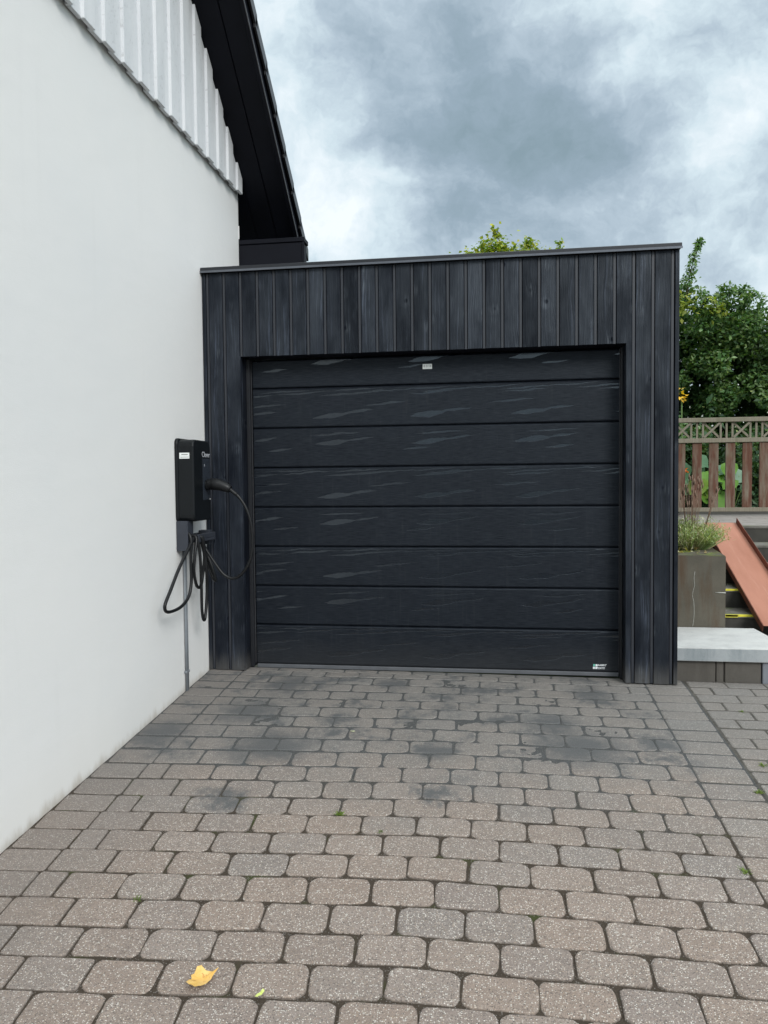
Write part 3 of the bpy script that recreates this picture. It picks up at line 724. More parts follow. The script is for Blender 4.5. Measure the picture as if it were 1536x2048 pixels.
cpar(boxes('panel_icon', [((.1229, -.325, 1.375), (.1233, -.322, 1.390)), ((.1229, -.316, 1.375), (.1233, -.313, 1.390)), ((.1229, -.325, 1.381), (.1233, -.313, 1.383))], M_CLEVER, None, 0))
sk = cpar(boxes('info_sticker', [((.030, -.4866, 1.421), (.094, -.4861, 1.457))], M_STICKER, None, 0))
cpar(boxes('sticker_text', [((.044, -.4872, 1.4435), (.084, -.4868, 1.4480)), ((.037, -.4872, 1.4290), (.090, -.4868, 1.4315))], M_INK, None, 0))
RYZ = Matrix(((0, 0, 1, 0), (1, 0, 0, 0), (0, 1, 0, 0), (0, 0, 0, 1)))
o = text_mesh('brand_lettering', 'Clever', .048, M_CLEVER, None, Matrix.Translation((.1216, -.288, 1.449)) @ RYZ, .0006, 0, .0003); cpar(o)
bm = bmesh.new(); tube(bm, [(.118, -.289, 1.259), (.140, -.289, 1.260)], .034, 20); cpar(link('socket', tomesh(bm, 'socket'), M_PLASTIC))
# cable holder on the wall
hold = empty('cable_holder', (0, -.3, .95)); tag(hold, 'dark grey cable holder bracket on the white wall under the charger', 'bracket')
def hpar(o): o.parent = hold; o.matrix_parent_inverse = Matrix.Translation((0, .3, -.95)); return o
hpar(prism('left_wing', [(-.492, 1.040), (-.400, 1.040), (-.400, .900), (-.492, .855)], 0, .002, .075, M_BRACKET, None, .003))
hpar(box('back_plate', (.002, -.400, .900), (.016, -.085, .948), M_BRACKET, None, .002))
hpar(box('hook', (.016, -.385, .900), (.105, -.10, .918), M_BRACKET, None, .003))
hpar(box('hook_lip', (.085, -.385, .918), (.105, -.10, .950), M_BRACKET, None, .003))
hpar(box('right_wing', (.002, -.135, .868), (.075, -.085, .962), M_BRACKET, None, .003))
# charging cable
cab = empty('charging_cable', (0, -.35, .9)); tag(cab, 'black charging cable plugged into the charger and looped over its holder', 'cable')
def kpar(o): o.parent = cab; o.matrix_parent_inverse = Matrix.Translation((0, .35, -.9)); return o
ARC = [(0.296, -0.289, 1.214), (0.336, -0.285, 1.178), (0.380, -0.28, 1.105), (0.408, -0.275, 1.004), (0.412, -0.27, 0.878), (0.39, -0.27, 0.767), (0.333, -0.27, 0.687), (0.277, -0.275, 0.664), (0.218, -0.28, 0.693), (0.153, -0.285, 0.782), (0.105, -0.29, 0.861)]
BR3 = [(0.075, -0.28, 0.930), (.06, -.27, .93), (0.046, -0.2, 0.886), (0.074, -0.19, 0.766), (0.113, -0.19, 0.662), (0.136, -0.20, 0.640), (0.125, -0.205, 0.700), (0.080, -0.2, 0.821), (0.035, -0.21, 0.925)]
LP2 = [(.05, -.30, .940), (0.10, -0.317, 0.930), (0.118, -0.312, 0.752), (0.112, -0.290, 0.589), (0.110, -0.317, 0.433), (0.110, -0.349, 0.409), (0.110, -0.373, 0.475), (0.115, -0.389, 0.635), (0.118, -0.408, 0.825), (0.10, -0.418, 0.935), (.05, -.40, .945)]
LP1 = [(.04, -.36, .94), (0.106, -0.352, 0.931), (0.112, -0.322, 0.816), (0.098, -0.318, 0.689), (0.098, -0.362, 0.622), (0.098, -0.421, 0.636), (0.100, -0.464, 0.722), (0.106, -0.462, 0.83), (0.103, -0.429, 0.935), (.05, -.43, .95)]
LPL = [(0.09, -0.437, 0.936), (0.092, -0.533, 0.867), (0.092, -0.663, 0.775), (0.09, -0.787, 0.66), (0.085, -0.858, 0.579), (0.08, -0.807, 0.536), (0.08, -0.639, 0.534), (0.085, -0.525, 0.577), (0.088, -0.482, 0.663), (0.09, -0.485, 0.802), (0.09, -0.480, 0.935), (.04, -.46, .99)]
bm = bmesh.new()
for path_ in (ARC+BR3, LP2, LP1, LPL): tube(bm, catmull(path_, 10), .0098, 10)
kpar(link('cable', tomesh(bm, 'cable'), M_CABLE))
hp = catmull([(.132, -.289, 1.262), (.16, -.289, 1.264), (.20, -.289, 1.260), (.25, -.289, 1.243), (.278, -.289, 1.228)], 6)
rad = [.034, .035, .036, .036, .036, .036, .036, .037, .038, .038, .038, .038, .037, .036, .035, .034, .033, .032, .031, .030, .029, .028, .026, .024, .022]
bm = bmesh.new(); tube(bm, hp, rad[:len(hp)], 16); kpar(link('plug_handle', tomesh(bm, 'plug_handle'), M_CABLE))
bm = bmesh.new(); tube(bm, catmull([(.276, -.289, 1.229), (.29, -.289, 1.219), (.320, -.287, 1.195)], 5), .0125, 12); kpar(link('strain_relief', tomesh(bm, 'strain_relief'), M_CABLE))
# conduit down the wall
con = empty('conduit', (0.012, -.39, 0)); tag(con, 'thin grey conduit pipe running down the white wall below the charger', 'pipe')
bm = bmesh.new(); tube(bm, [(0, -.010, -.045), (0, -.010, .86)], .0085, 12); link('pipe', tomesh(bm, 'pipe'), M_CONDUIT, con)
bm = bmesh.new(); tube(bm, [(-.002, .012, -.045), (-.002, .012, .86)], .0075, 12); link('pipe', tomesh(bm, 'pipe'), M_CONDUIT, con)
boxes('clip', [((-.012, -.024, .08), (.008, .024, .095))], M_CONDUIT, con)

# ================================================================== RIGHT SIDE: slab, blocks, planter, steps, ramp
base = empty('block_wall', (3.4, .13, 0)); tag(base, 'low row of dark concrete blocks carrying the pale slab beside the garage', 'wall')
def rel(o, root): o.parent = root; o.matrix_parent_inverse = Matrix.Translation(-root.location); return o
for (a, b, mt, dy) in ((3.056, 3.312, M_BLOCK, 0), (3.317, 3.362, M_BLOCK, .002), (3.368, 3.585, M_BLOCK, 0), (3.592, 3.80, M_BLOCK2, -.006), (3.806, 4.2, M_BLOCK, .0)):
    rel(box('concrete_block', (a, .135+dy, -.06), (b, .30, .110), mt, None, .004), base)
slab = empty('concrete_slab', (3.4, .45, .11)); tag(slab, 'pale concrete slab lying on dark blocks at the foot of the steps', 'slab')
bm = bmesh.new(); XR = 3.755
pts = [(3.053, .108), (XR+.012, .108), (XR+.006, .50), (XR, .815), (3.053, .822)]
A = [bm.verts.new((p[0], p[1], .113)) for p in pts]; B = [bm.verts.new((p[0], p[1], .196)) for p in pts]
bm.faces.new(list(reversed(A))); bm.faces.new(B)
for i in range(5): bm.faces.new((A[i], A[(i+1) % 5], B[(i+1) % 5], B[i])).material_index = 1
bmesh.ops.bevel(bm, geom=list(bm.edges), offset=.003, segments=2, affect='EDGES')
rel(link('slab_body', tomesh(bm, 'slab_body'), [M_SLAB, M_SLABSHADE]), slab)
pl = empty('planter_wall', (3.3, .9, 0)); tag(pl, 'weathered concrete retaining block with crack and mossy top beside the garage', 'retaining wall')
bm = bmesh.new(); pts = [(3.056, .824), (3.563, .824), (3.79, 2.60), (3.62, 2.60), (3.45, 1.20), (3.056, 1.20)]
A = [bm.verts.new((p[0], p[1], -.06)) for p in pts]; B = [bm.verts.new((p[0], p[1], .714)) for p in pts]
bm.faces.new(list(reversed(A))); bm.faces.new(B); 
for i in range(6): bm.faces.new((A[i], A[(i+1) % 6], B[(i+1) % 6], B[i]))
bmesh.ops.bevel(bm, geom=list(bm.edges), offset=.006, segments=2, affect='EDGES')
rel(link('concrete_body', tomesh(bm, 'concrete_body'), M_PLANTER), pl)
bm = bmesh.new(); cr = [(3.352, .8235, .600), (3.346, .8235, .55), (3.350, .8235, .50), (3.340, .8235, .46), (3.336, .8235, .42), (3.345, .8235, .38), (3.348, .8235, .30), (3.344, .8235, .24), (3.338, .8235, .20)]
tube(bm, catmull(cr, 3), [.0008+.0014*abs(math.sin(i*1.7)) for i in range(len(catmull(cr, 3)))], 5)
tube(bm, [(3.49, .823, .450), (3.52, .823, .4485), (3.562, .823, .447)], [.001, .004, .005], 5)
rel(link('lime_streak', tomesh(bm, 'lime_streak'), simple('lime_deposit', (.42, .42, .38), .9, .2)), pl)
# soil bed behind the planter rim
prism('soil_bed', [(3.056, 1.20), (3.45, 1.20), (3.62, 2.60), (3.056, 2.60)], 2, .10, .69, M_SOIL)
bpy.data.objects['soil_bed']['kind'] = 'structure'
steps = empty('garden_steps', (4.2, 1.0, 0)); tag(steps, 'dark concrete garden steps with yellow painted edges under the red ramp', 'steps')
Y0, Q, Z0, RZ_ = 1.013, .329, .257, .145
for k in range(5):
    y = Y0+k*Q; zt = Z0+k*RZ_; xl = 3.50+.12*k*.9 if k < 5 else 3.5
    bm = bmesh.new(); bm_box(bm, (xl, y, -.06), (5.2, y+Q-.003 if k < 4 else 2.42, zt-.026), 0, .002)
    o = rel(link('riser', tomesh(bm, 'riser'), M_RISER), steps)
    tr = rel(box('tread', (xl, y-.006, zt-.025), (5.2, y+Q+.015 if k < 4 else 2.42, zt), M_STEP, None, .004), steps)
    if k == 0:
        rel(boxes('yellow_edge', [((3.566, y-.0075, zt-.018), (3.70, y-.0065, zt+.001)), ((3.615, y-.0075, zt-.013), (4.1, y-.0065, zt+.001)), ((3.566, y-.0073, zt+.0005), (4.1, y+.012, zt+.0015)),
            ((3.575, y-.0078, zt-.040), (3.588, y-.0068, zt-.010)), ((3.560, y-.0078, zt-.050), (3.604, y-.0068, zt-.038)), ((3.574, y-.0078, zt-.085), (3.580, y-.0068, zt-.050))], M_YELLOW, None, 0), steps)
    if k == 1: rel(boxes('yellow_edge', [((3.60, y-.0075, zt-.012), (3.9, y-.0065, zt+.001)), ((3.60, y-.0073, zt+.0005), (3.9, y+.01, zt+.0015))], M_YELLOW, None, 0), steps)
box('step_foundation', (3.60, .30, -.06), (5.2, 1.006, .108), M_BLOCK)
bpy.data.objects['step_foundation']['kind'] = 'structure'
# ramp
ramp = empty('steel_ramp', (3.94, 1.5, .5)); tag(ramp, 'red primed steel channel ramp leaning up the garden steps', 'ramp')
p0, p1 = Vector((0, .765, .222)), Vector((0, 2.36, .862)); dr = (p1-p0).normalized(); nr = Vector((0, -dr.z, dr.y))
def quadprism(name, x0, x1, n0, n1, mt, s0=0, s1=0, bev=.0015):
    bm = bmesh.new(); L_ = (p1-p0).length
    c = [p0+dr*s0+nr*n0, p0+dr*(L_+s1)+nr*n0, p0+dr*(L_+s1)+nr*n1, p0+dr*s0+nr*n1]
    A = [bm.verts.new((x0, q.y, q.z)) for q in c]; B = [bm.verts.new((x1, q.y, q.z)) for q in c]
    bm.faces.new(A); bm.faces.new(list(reversed(B)))
    for i in range(4): bm.faces.new((A[i], B[i], B[(i+1) % 4], A[(i+1) % 4]))
    bmesh.ops.recalc_face_normals(bm, faces=bm.faces)
    if bev: bmesh.ops.bevel(bm, geom=list(bm.edges), offset=bev, segments=1, affect='EDGES')
    return rel(link(name, tomesh(bm, name), mt), ramp)
quadprism('plate', 3.803, 4.075, 0, .004, M_STEEL)
quadprism('left_flange', 3.797, 3.802, -.045, .005, M_STEELE)
quadprism('right_flange', 4.076, 4.081, -.002, .050, M_STEELE)

# terrace
ZT = .837
bm = bmesh.new(); bm_box(bm, (3.63, 2.425, -.2), (14, 16, ZT-.006)); 
terr = link('terrace', tomesh(bm, 'terrace'), simple('garden_path', (.07, .062, .055), .9, .2, var=.25, sc=9, bump=.004)); tag(terr, kind='structure')
bm = bmesh.new(); bm_box(bm, (-6, 5.32, -.9), (3.62, 40, .80)); bm_box(bm, (3.056, 2.61, -.2), (3.62, 5.315, .80)); bm_box(bm, (5.205, .125, -.9), (14, 2.42, ZT-.01)); bm_box(bm, (3.63, 16.01, -.9), (40, 60, .80))
bm_box(bm, (14.01, .13, -.9), (40, 16, .8))
tag(link('garden_lawn', tomesh(bm, 'garden_lawn'), simple('lawn_grass', (.055, .095, .028), .95, .2, var=.45, sc=5, bump=.02, bs=.8)), kind='structure')
tp = paver_mesh('terrace_paver', .218, .146, .008, 77, .004, .001); tp.materials.append(M_TERR)
for i in range(14):
    for j in range(9):
        x = 3.76+j*.222+(.11 if i % 2 else 0); y = 2.51+i*.150
        if x > 5.6 or x < 3.74+.0*y: continue
        o = bpy.data.objects.new('paver', tp); COL.objects.link(o); o.parent = terr; o.location = (x, y, ZT+random.uniform(-.001, .0015)); o.rotation_euler = (random.uniform(-.004, .004), random.uniform(-.004, .004), random.uniform(-.01, .01))

# ================================================================== FENCE
YF = 4.2; dep = (YF-CP.y)/(5.2565-CP.y)
def fx(x): return CP.x+(x-CP.x)*dep
def fz(z): return CP.z+(z-CP.z)*dep
fence = empty('picket_fence', (4.2, YF, ZT)); tag(fence, 'weathered red picket fence with criss-cross top panel across the terrace', 'fence')
def fbox(name, x0, x1, z0, z1, y0, y1, mt, bev=.003): return rel(box(name, (x0, YF+y0, z0), (x1, YF+y1, z1), mt, None, bev), fence)
zA, zB, zC, zD = fz(.894), fz(1.712), fz(1.768), fz(1.969)
FX0, FX1 = 3.70, 6.6
fbox('bottom_rail', FX0, FX1, fz(.842), zA, -.02, .02, M_RAIL)
fbox('middle_rail', FX0, FX1, zB, zC, -.028, .022, M_RAIL)
fbox('top_rail', FX0, FX1, zD, fz(2.024), -.034, .028, M_RAIL)
pw = fx(4.5055)-fx(4.391); pp = fx(4.591)-fx(4.391); px0 = fx(4.391)-5*pp
x = px0; k = 0
while x < FX1-.1:
    w = pw*(1.5 if k in (9,) else 1)
    fbox('picket', x, x+w, zA-.002+random.uniform(-.001, .002), zB-.002, -.012+random.uniform(-.001, .001), .010, M_PICKET)
    x += pp+(w-pw); k += 1
mp = .3165; ml = fx(4.378)-2*mp; zc0, zc1 = zC+.001, zD-.001
def slat(x0, z0, x1, z1, w, yo):
    a = Vector((x0, 0, z0)); b = Vector((x1, 0, z1)); d = (b-a).normalized(); n_ = Vector((-d.z, 0, d.x))*w/2
    bm = bmesh.new(); c = [a-n_, b-n_, b+n_, a+n_]
    A = [bm.verts.new((q.x, YF+yo, q.z)) for q in c]; B = [bm.verts.new((q.x, YF+yo+.012, q.z)) for q in c]
    bm.faces.new(A); bm.faces.new(list(reversed(B)))
    for i in range(4): bm.faces.new((A[i], B[i], B[(i+1) % 4], A[(i+1) % 4]))
    bmesh.ops.recalc_face_normals(bm, faces=bm.faces)
    rel(link('lattice_slat', tomesh(bm, 'lattice_slat'), M_RAIL), fence)
k = 0
while ml+k*mp < FX1-.4:
    x = ml+k*mp
    for q in (0, .063, .126): slat(x+q, zc0, x+q, zc1, .021, -.006)
    xr = x+mp
    slat(x+.136, zc0+.006, xr-.010, zc1-.004, .022, -.019); slat(x+.136, zc1-.004, xr-.010, zc0+.006, .022, .0068)
    k += 1
for x in (FX0+.02, 6.5): fbox('post', x, x+.08, ZT-.1, fz(2.0), .03, .11, M_RAIL)

# ================================================================== PLANTS
def leaves(name, pts, size, cols, mt, fold=.25, asp=.55, parent=None, droop=.3, smooth=False):
    """pts: list of (pos, dir or None). Each leaf is a folded pointed quad pair with its own tint."""
    vs = []; fs = []; tint = []; rr = random
    for p, s in pts:
        L_ = size*s*rr.uniform(.7, 1.3); w = L_*asp*.5
        d = Vector((rr.gauss(0, 1), rr.gauss(0, 1), rr.gauss(-droop, .7))).normalized()
        up = Vector((rr.gauss(0, .6), rr.gauss(0, .6)-.3, 1)).normalized(); sd = d.cross(up)
        if sd.length < .05: sd = Vector((1, 0, 0))
        sd.normalize(); n_ = sd.cross(d)*w*fold
        b = len(vs); q = Vector(p)
        vs += [q, q+d*L_*.45+sd*w+n_, q+d*L_, q+d*L_*.45-sd*w+n_, q+d*L_*.45]
        fs += [(b, b+1, b+4), (b+1, b+2, b+4), (b, b+4, b+3), (b+3, b+4, b+2)]
        c = rr.choice(cols); v = rr.uniform(.7, 1.3); tint += [(c[0]*v, c[1]*v, c[2]*v, 1)]*4
    me = bpy.data.meshes.new(name); me.from_pydata([tuple(v) for v in vs], [], fs)
    at = me.attributes.new('tint', 'FLOAT_COLOR', 'FACE')
    flat = [c for t_ in tint for c in t_]; at.data.foreach_set('color', flat)
    return link(name, me, mt, parent)
def branch_tree(bm, base, top, r0, nb, spread, rr, kids=2):
    pts = catmull([base, base.lerp(top, .5)+Vector((rr.uniform(-.1, .1), rr.uniform(-.1, .1), 0)), top], 5)
    tube(bm, pts, [r0*(1-.75*i/(len(pts)-1)) for i in range(len(pts))], 7); tips = [top]
    for k in range(nb):
        t = rr.uniform(.3, .95); q = base.lerp(top, t)
        e = q+Vector((rr.gauss(0, spread), rr.gauss(0, spread), rr.uniform(.2, .9)*spread))
        pp_ = catmull([q, q.lerp(e, .5)+Vector((0, 0, .05*spread)), e], 3)
        tube(bm, pp_, [r0*.45*(1-.8*i/(len(pp_)-1)) for i in range(len(pp_))], 5); tips.append(e)
    return tips
def crown_pts(clusters, n, rr):
    out = []
    tot = sum(r[0]*r[1]*r[2] for _, r in clusters)
    for c, r in clusters:
        k = max(20, int(n*(r[0]*r[1]*r[2])**.7/sum((q[0]*q[1]*q[2])**.7 for _, q in clusters)))
        for _ in range(k):
            d = Vector((rr.gauss(0, 1), rr.gauss(0, 1), rr.gauss(0, 1))).normalized(); s = rr.uniform(.55, 1.0)**.5*rr.uniform(.8, 1.05)
            s *= 1+.22*noise.noise(Vector((d.x*2.3+c[0], d.y*2.3+c[1], d.z*2.3+c[2])))
            out.append((Vector((c[0]+d.x*r[0]*s, c[1]+d.y*r[1]*s, c[2]+d.z*r[2]*s)), 1))
    return out
GREENS = [(.085, .175, .055), (.115, .215, .065), (.050, .105, .040), (.16, .255, .085), (.095, .19, .075), (.22, .31, .15)]
rr = random.Random(5)
# big climber-covered shrub behind the fence
shrub = empty('leafy_shrub', (5.3, 7.3, ZT)); tag(shrub, 'tall dense green leafy shrub behind the picket fence', 'shrub')
bm = bmesh.new()
for bx in (4.6, 5.2, 5.9, 6.8): branch_tree(bm, Vector((bx, 7.75, ZT-.1)), Vector((bx+rr.uniform(-.2, .2), 7.6, 3.2)), .05, 5, .3, rr)
rel(link('branches', tomesh(bm, 'branches'), M_BARK), shrub)
cl_ = []
for _ in range(85):
    x = rr.uniform(3.9, 8.4); topz = 3.98+.10*math.sin(x*4.1)-(.30*max(0, abs(x-5.05)-.45)+.55*max(0, x-5.55)) ; topz = max(topz, 3.1) if x < 6.4 else 3.0+.2*math.sin(x*3)
    z = rr.uniform(ZT+.15, topz-.25); cl_.append(((x, 6.75+rr.uniform(0, .5)+.12*math.sin(z*5+x*3), z), (rr.uniform(.20, .36), rr.uniform(.2, .34), rr.uniform(.16, .30))))
for x, z, r in ((4.50, 3.78, .20), (4.75, 3.86, .22), (4.62, 3.97, .12), (5.05, 3.72, .24), (5.32, 3.80, .24), (5.55, 3.76, .2), (5.2, 3.95, .13), (5.45, 3.94, .1), (5.72, 3.55, .2), (5.9, 3.30, .25), (6.02, 3.45, .12), (4.9, 3.5, .3), (5.4, 3.4, .3)):
    cl_.append(((x, 6.75, z), (r, r, r*.8)))
pts = crown_pts(cl_, 46000, rr)
sp = [(Vector((4.60+.20*t_+rr.gauss(0, .055*(1.2-t_)), 6.6+rr.gauss(0, .05), 3.95+.70*t_)), .8) for t_ in [rr.random() for _ in range(380)]]
sp += [(Vector((4.80+.07*t_+rr.gauss(0, .015), 6.6, 4.55+.10*t_)), .7) for t_ in [rr.random() for _ in range(30)]]
pts += sp
rel(leaves('crown', pts, .070, GREENS+[(.13, .19, .05)], M_LEAF, .3, .6), shrub)
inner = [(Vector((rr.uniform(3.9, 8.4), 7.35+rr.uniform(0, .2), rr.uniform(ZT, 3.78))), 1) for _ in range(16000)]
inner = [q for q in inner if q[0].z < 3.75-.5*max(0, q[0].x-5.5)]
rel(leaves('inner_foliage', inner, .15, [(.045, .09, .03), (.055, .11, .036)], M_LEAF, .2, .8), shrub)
bm = bmesh.new(); tube(bm, catmull([(4.6, 6.62, 3.7), (4.68, 6.6, 4.2), (4.79, 6.6, 4.60)], 4), .006, 5); rel(link('shoot_stem', tomesh(bm, 'shoot_stem'), M_BARK), shrub)
yl = [(Vector((4.50+rr.gauss(0, .12), 6.48+rr.gauss(0, .04), 3.72+rr.gauss(0, .08))), .9) for _ in range(110)]+[(Vector((4.98+rr.gauss(0, .07), 6.48+rr.gauss(0, .04), 3.66+rr.gauss(0, .07))), .9) for _ in range(90)]
rel(leaves('yellow_leaves', yl, .085, [(.22, .27, .03), (.16, .23, .04), (.28, .30, .05)], M_LEAF, .3, .6), shrub)
# white blossoms at its foot
wf = [(Vector((rr.uniform(4.3, 5.9), 6.42+rr.gauss(0, .05), rr.choice((2.25, 2.1, 1.9, 2.4))+rr.gauss(0, .1))), 1) for _ in range(26)]
rel(leaves('white_blossoms', wf, .034, [(.75, .75, .72)], M_LEAF, .2, 1.0), shrub)
yf = empty('yellow_flower', (4.21, 5.6, ZT)); tag(yf, 'yellow flower head peeking out beside the garage corner above the fence', 'flower')
rel(leaves('petals', [(Vector((4.245+rr.gauss(0, .035), 5.2, 2.31+rr.gauss(0, .05))), 1) for _ in range(26)], .07, [(.72, .42, .03), (.8, .5, .05)], M_LEAF, .2, .35), yf)
bm = bmesh.new(); tube(bm, [(4.23, 5.25, ZT-.02), (4.26, 5.23, 1.6), (4.25, 5.21, 2.30)], .008, 6); rel(link('stem', tomesh(bm, 'stem'), simple('green_stem', (.08, .14, .03), .7)), yf)
# low planting seen between the pickets
low = [(Vector((rr.uniform(4.0, 6.8), rr.uniform(5.9, 6.5), ZT+abs(rr.gauss(0, .45)))), 1) for _ in range(5200)]
bed = leaves('ground_cover', low, .10, [(.035, .075, .025), (.05, .10, .04), (.06, .12, .06), (.03, .06, .03)], M_LEAF, .3, .6); tag(bed, kind='stuff')
def big_plant(loc, col, n, s, label, z1):
    r_ = empty('broad_leaf_plant', loc); tag(r_, label, 'plant', 'broad-leaved plants behind the fence'); P_ = []
    bm = bmesh.new()
    for k in range(n):
        a = rr.uniform(0, 6.28); e = Vector((math.cos(a)*rr.uniform(.05, .26), math.sin(a)*rr.uniform(.02, .15)-.05, rr.uniform(.15, z1)))
        tube(bm, catmull([(0, 0, 0), e*.5+Vector((0, 0, .08)), e], 3), .006, 5)
        # round leaf blade with a wavy rim
        P_.append((e, a))
    link('stems', tomesh(bm, 'stems'), simple('green_stem', (.10, .17, .04), .7), r_)
    for e, a in P_:
        bm = bmesh.new(); c = bm.verts.new(e); q = s*rr.uniform(.6, 1.1); tl = Euler((rr.uniform(.5, 1.3), 0, rr.uniform(-.8, .8))).to_matrix(); rg = []
        for i in range(12):
            t_ = i/12*6.283; v = tl @ Vector((math.cos(t_)*q, math.sin(t_)*q, .12*q*math.sin(3*t_))); rg.append(bm.verts.new(e+v*(1+.12*math.sin(5*t_))))
        for i in range(12): bm.faces.new((c, rg[i], rg[(i+1) % 12])).smooth = True
        me = tomesh(bm, 'leaf'); at = me.attributes.new('tint', 'FLOAT_COLOR', 'FACE'); cc = rr.choice(col); at.data.foreach_set('color', [*cc, 1]*12)
        link('leaf', me, M_LEAF, r_)
big_plant((4.40, 5.75, ZT), [(.16, .27, .16), (.10, .20, .11)], 7, .12, 'blue-green broad-leaved plant behind the leftmost fence pickets', .75)
big_plant((4.72, 5.60, ZT), [(.22, .34, .05), (.17, .32, .12), (.14, .30, .04)], 9, .13, 'bright yellow-green broad-leaved plant behind the fence', .62)
big_plant((5.02, 5.70, ZT), [(.22, .34, .24), (.15, .26, .17)], 7, .12, 'pale green broad-leaved plant behind the middle of the fence', .62)
big_plant((5.45, 6.1, ZT), [(.12, .22, .10), (.10, .18, .10)], 5, .10, 'dark green broad-leaved plant farthest right behind the fence', .35)
of = leaves('orange_flower', [(Vector((4.36+rr.gauss(0, .03), 5.45, 1.36+rr.gauss(0, .008))), 1) for _ in range(16)], .05, [(.70, .16, .03)], M_LEAF, .2, .6); tag(of, 'small orange flower behind the leftmost gap of the picket fence', 'flower')
# lavender-like bush in the planter
def grassy(name, loc, n, rad, h, cols, label, cat, wid=.004, mt=None, flow=None):
    r_ = empty(name, loc); tag(r_, label, cat); vs = []; fs = []; tn = []; fl_ = []
    for k in range(n):
        a = rr.uniform(0, 6.28); q = rad*rr.random()**.6; b = Vector((math.cos(a)*q*.35, math.sin(a)*q*.35, 0))
        e = Vector((math.cos(a)*q, math.sin(a)*q, h*rr.uniform(.35, 1)*(1-.35*(q/rad)**2))); mid = b.lerp(e, .5)+Vector((0, 0, h*.12))+Vector((rr.gauss(0, .03), rr.gauss(0, .03), 0))*(rad/.4)
        s_ = Vector((math.sin(a+rr.uniform(-1, 1)), math.cos(a), 0))*wid*rr.uniform(.6, 1.2); i = len(vs)
        vs += [b-s_, b+s_, mid+s_, mid-s_, e]; fs += [(i, i+1, i+2, i+3), (i+3, i+2, i+4)]; c = rr.choice(cols); v = rr.uniform(.7, 1.3); tn += [(c[0]*v, c[1]*v, c[2]*v, 1)]*2
        for t_ in (.35, .5, .65, .8, .93):
            pb = b.lerp(e, t_)+Vector((0, 0, h*.12*(1-abs(2*t_-1)))); d_ = Vector((rr.gauss(0, 1), rr.gauss(0, 1), rr.uniform(.2, 1))).normalized()*rad*.11; i = len(vs); s2 = d_.cross(Vector((0, 0, 1))).normalized()*wid*.8
            vs += [pb, pb+d_*.5+s2, pb+d_, pb+d_*.5-s2]; fs += [(i, i+1, i+2, i+3)]; tn += [(c[0]*v, c[1]*v, c[2]*v, 1)]
    me = bpy.data.meshes.new('foliage'); me.from_pydata([tuple(v) for v in vs], [], fs); at = me.attributes.new('tint', 'FLOAT_COLOR', 'FACE'); at.data.foreach_set('color', [c for t_ in tn for c in t_])
    link('foliage', me, mt or M_LEAF, r_); return r_
lav = grassy('lavender_bush', (3.46, 1.42, .69), 800, .33, .30, [(.36, .43, .19), (.46, .50, .28), (.28, .37, .19), (.50, .50, .33), (.36, .32, .20)], 'grey-green lavender bush with dry stems on top of the concrete planter', 'plant', .0045)
bm = bmesh.new()
for k in range(46):
    a = rr.uniform(0, 6.28); e = Vector((math.cos(a)*.30*rr.random()-.03, math.sin(a)*.2*rr.random(), rr.uniform(.34, .58))); tube(bm, [(e.x*.4, e.y*.4, .1), (e.x*.8, e.y*.8, e.z*.7), e], [.002, .0016, .0012], 4)
    tube(bm, [e, e+Vector((.004, 0, .02)), e+Vector((.006, 0, .045))], [.002, .006, .002], 5)
tube(bm, [(.09, -.1, .2), (.13, -.1, .36), (.19, -.1, .50)], .0035, 5); tube(bm, [(-.12, -.1, .3), (-.19, -.1, .43), (-.10, -.1, .50)], .003, 5)
link('dry_stems', tomesh(bm, 'dry_stems'), simple('dry_stem', (.22, .15, .11), .85, .2), lav)
dl = leaves('leaf_litter', [(Vector((rr.uniform(3.1, 3.55), rr.uniform(1.0, 1.35), .716+.003)), 1) for _ in range(60)], .045, [(.42, .34, .14), (.30, .22, .10), (.35, .33, .20)], M_LEAF, .1, .6, droop=0); tag(dl, kind='stuff')

# tree behind the garage roof
tree = empty('yellow_green_tree', (2.2, 8.6, .8)); tag(tree, 'yellow-green treetop rising behind the flat garage roof', 'tree')
rr = random.Random(9)
bm = bmesh.new()
for tx, tz in ((1.86, 5.45), (2.4, 5.3), (1.6, 5.25), (2.1, 5.2), (2.75, 5.2)):
    tube(bm, catmull([(2.2, 8.9, 3.2), ((2.2+tx)/2, 8.95, 4.3), (tx, 9, tz)], 5), [.05*(1-.85*i/10) for i in range(11)], 6)
tube(bm, catmull([(2.2, 8.9, .78), (2.25, 8.9, 2), (2.2, 8.9, 3.3)], 5), [.12-.006*i for i in range(11)], 9)
rel(link('trunk', tomesh(bm, 'trunk'), M_BARK), tree)
YG = [(.26, .33, .04), (.34, .38, .05), (.18, .27, .04), (.42, .40, .05), (.14, .22, .04)]
cl_ = [((1.86, 9, 5.28), (.17, .2, .24)), ((1.72, 9, 5.18), (.20, .2, .20)), ((2.05, 9, 5.26), (.11, .2, .24)), ((1.50, 9, 5.16), (.12, .2, .16)), ((2.50, 9, 5.27), (.13, .2, .19)), ((2.42, 9, 5.16), (.26, .2, .16)), ((2.70, 9, 5.28), (.08, .2, .12)),
       ((2.2, 9, 4.6), (.8, .6, .5)), ((2.2, 9, 4.1), (.9, .7, .5))]
for (x, z, r) in ((1.68, 5.44, .06), (1.44, 5.28, .05), (1.22, 5.10, .06), (2.20, 5.34, .06), (2.27, 5.28, .06), (2.52, 5.48, .05), (2.86, 5.24, .05), (2.94, 5.23, .05), (3.07, 5.38, .05), (3.05, 5.26, .05), (1.92, 5.70, .035), (1.96, 5.66, .03), (1.98, 5.58, .025)): cl_.append(((x, 9, z), (r, r, r*1.3)))
pts = []
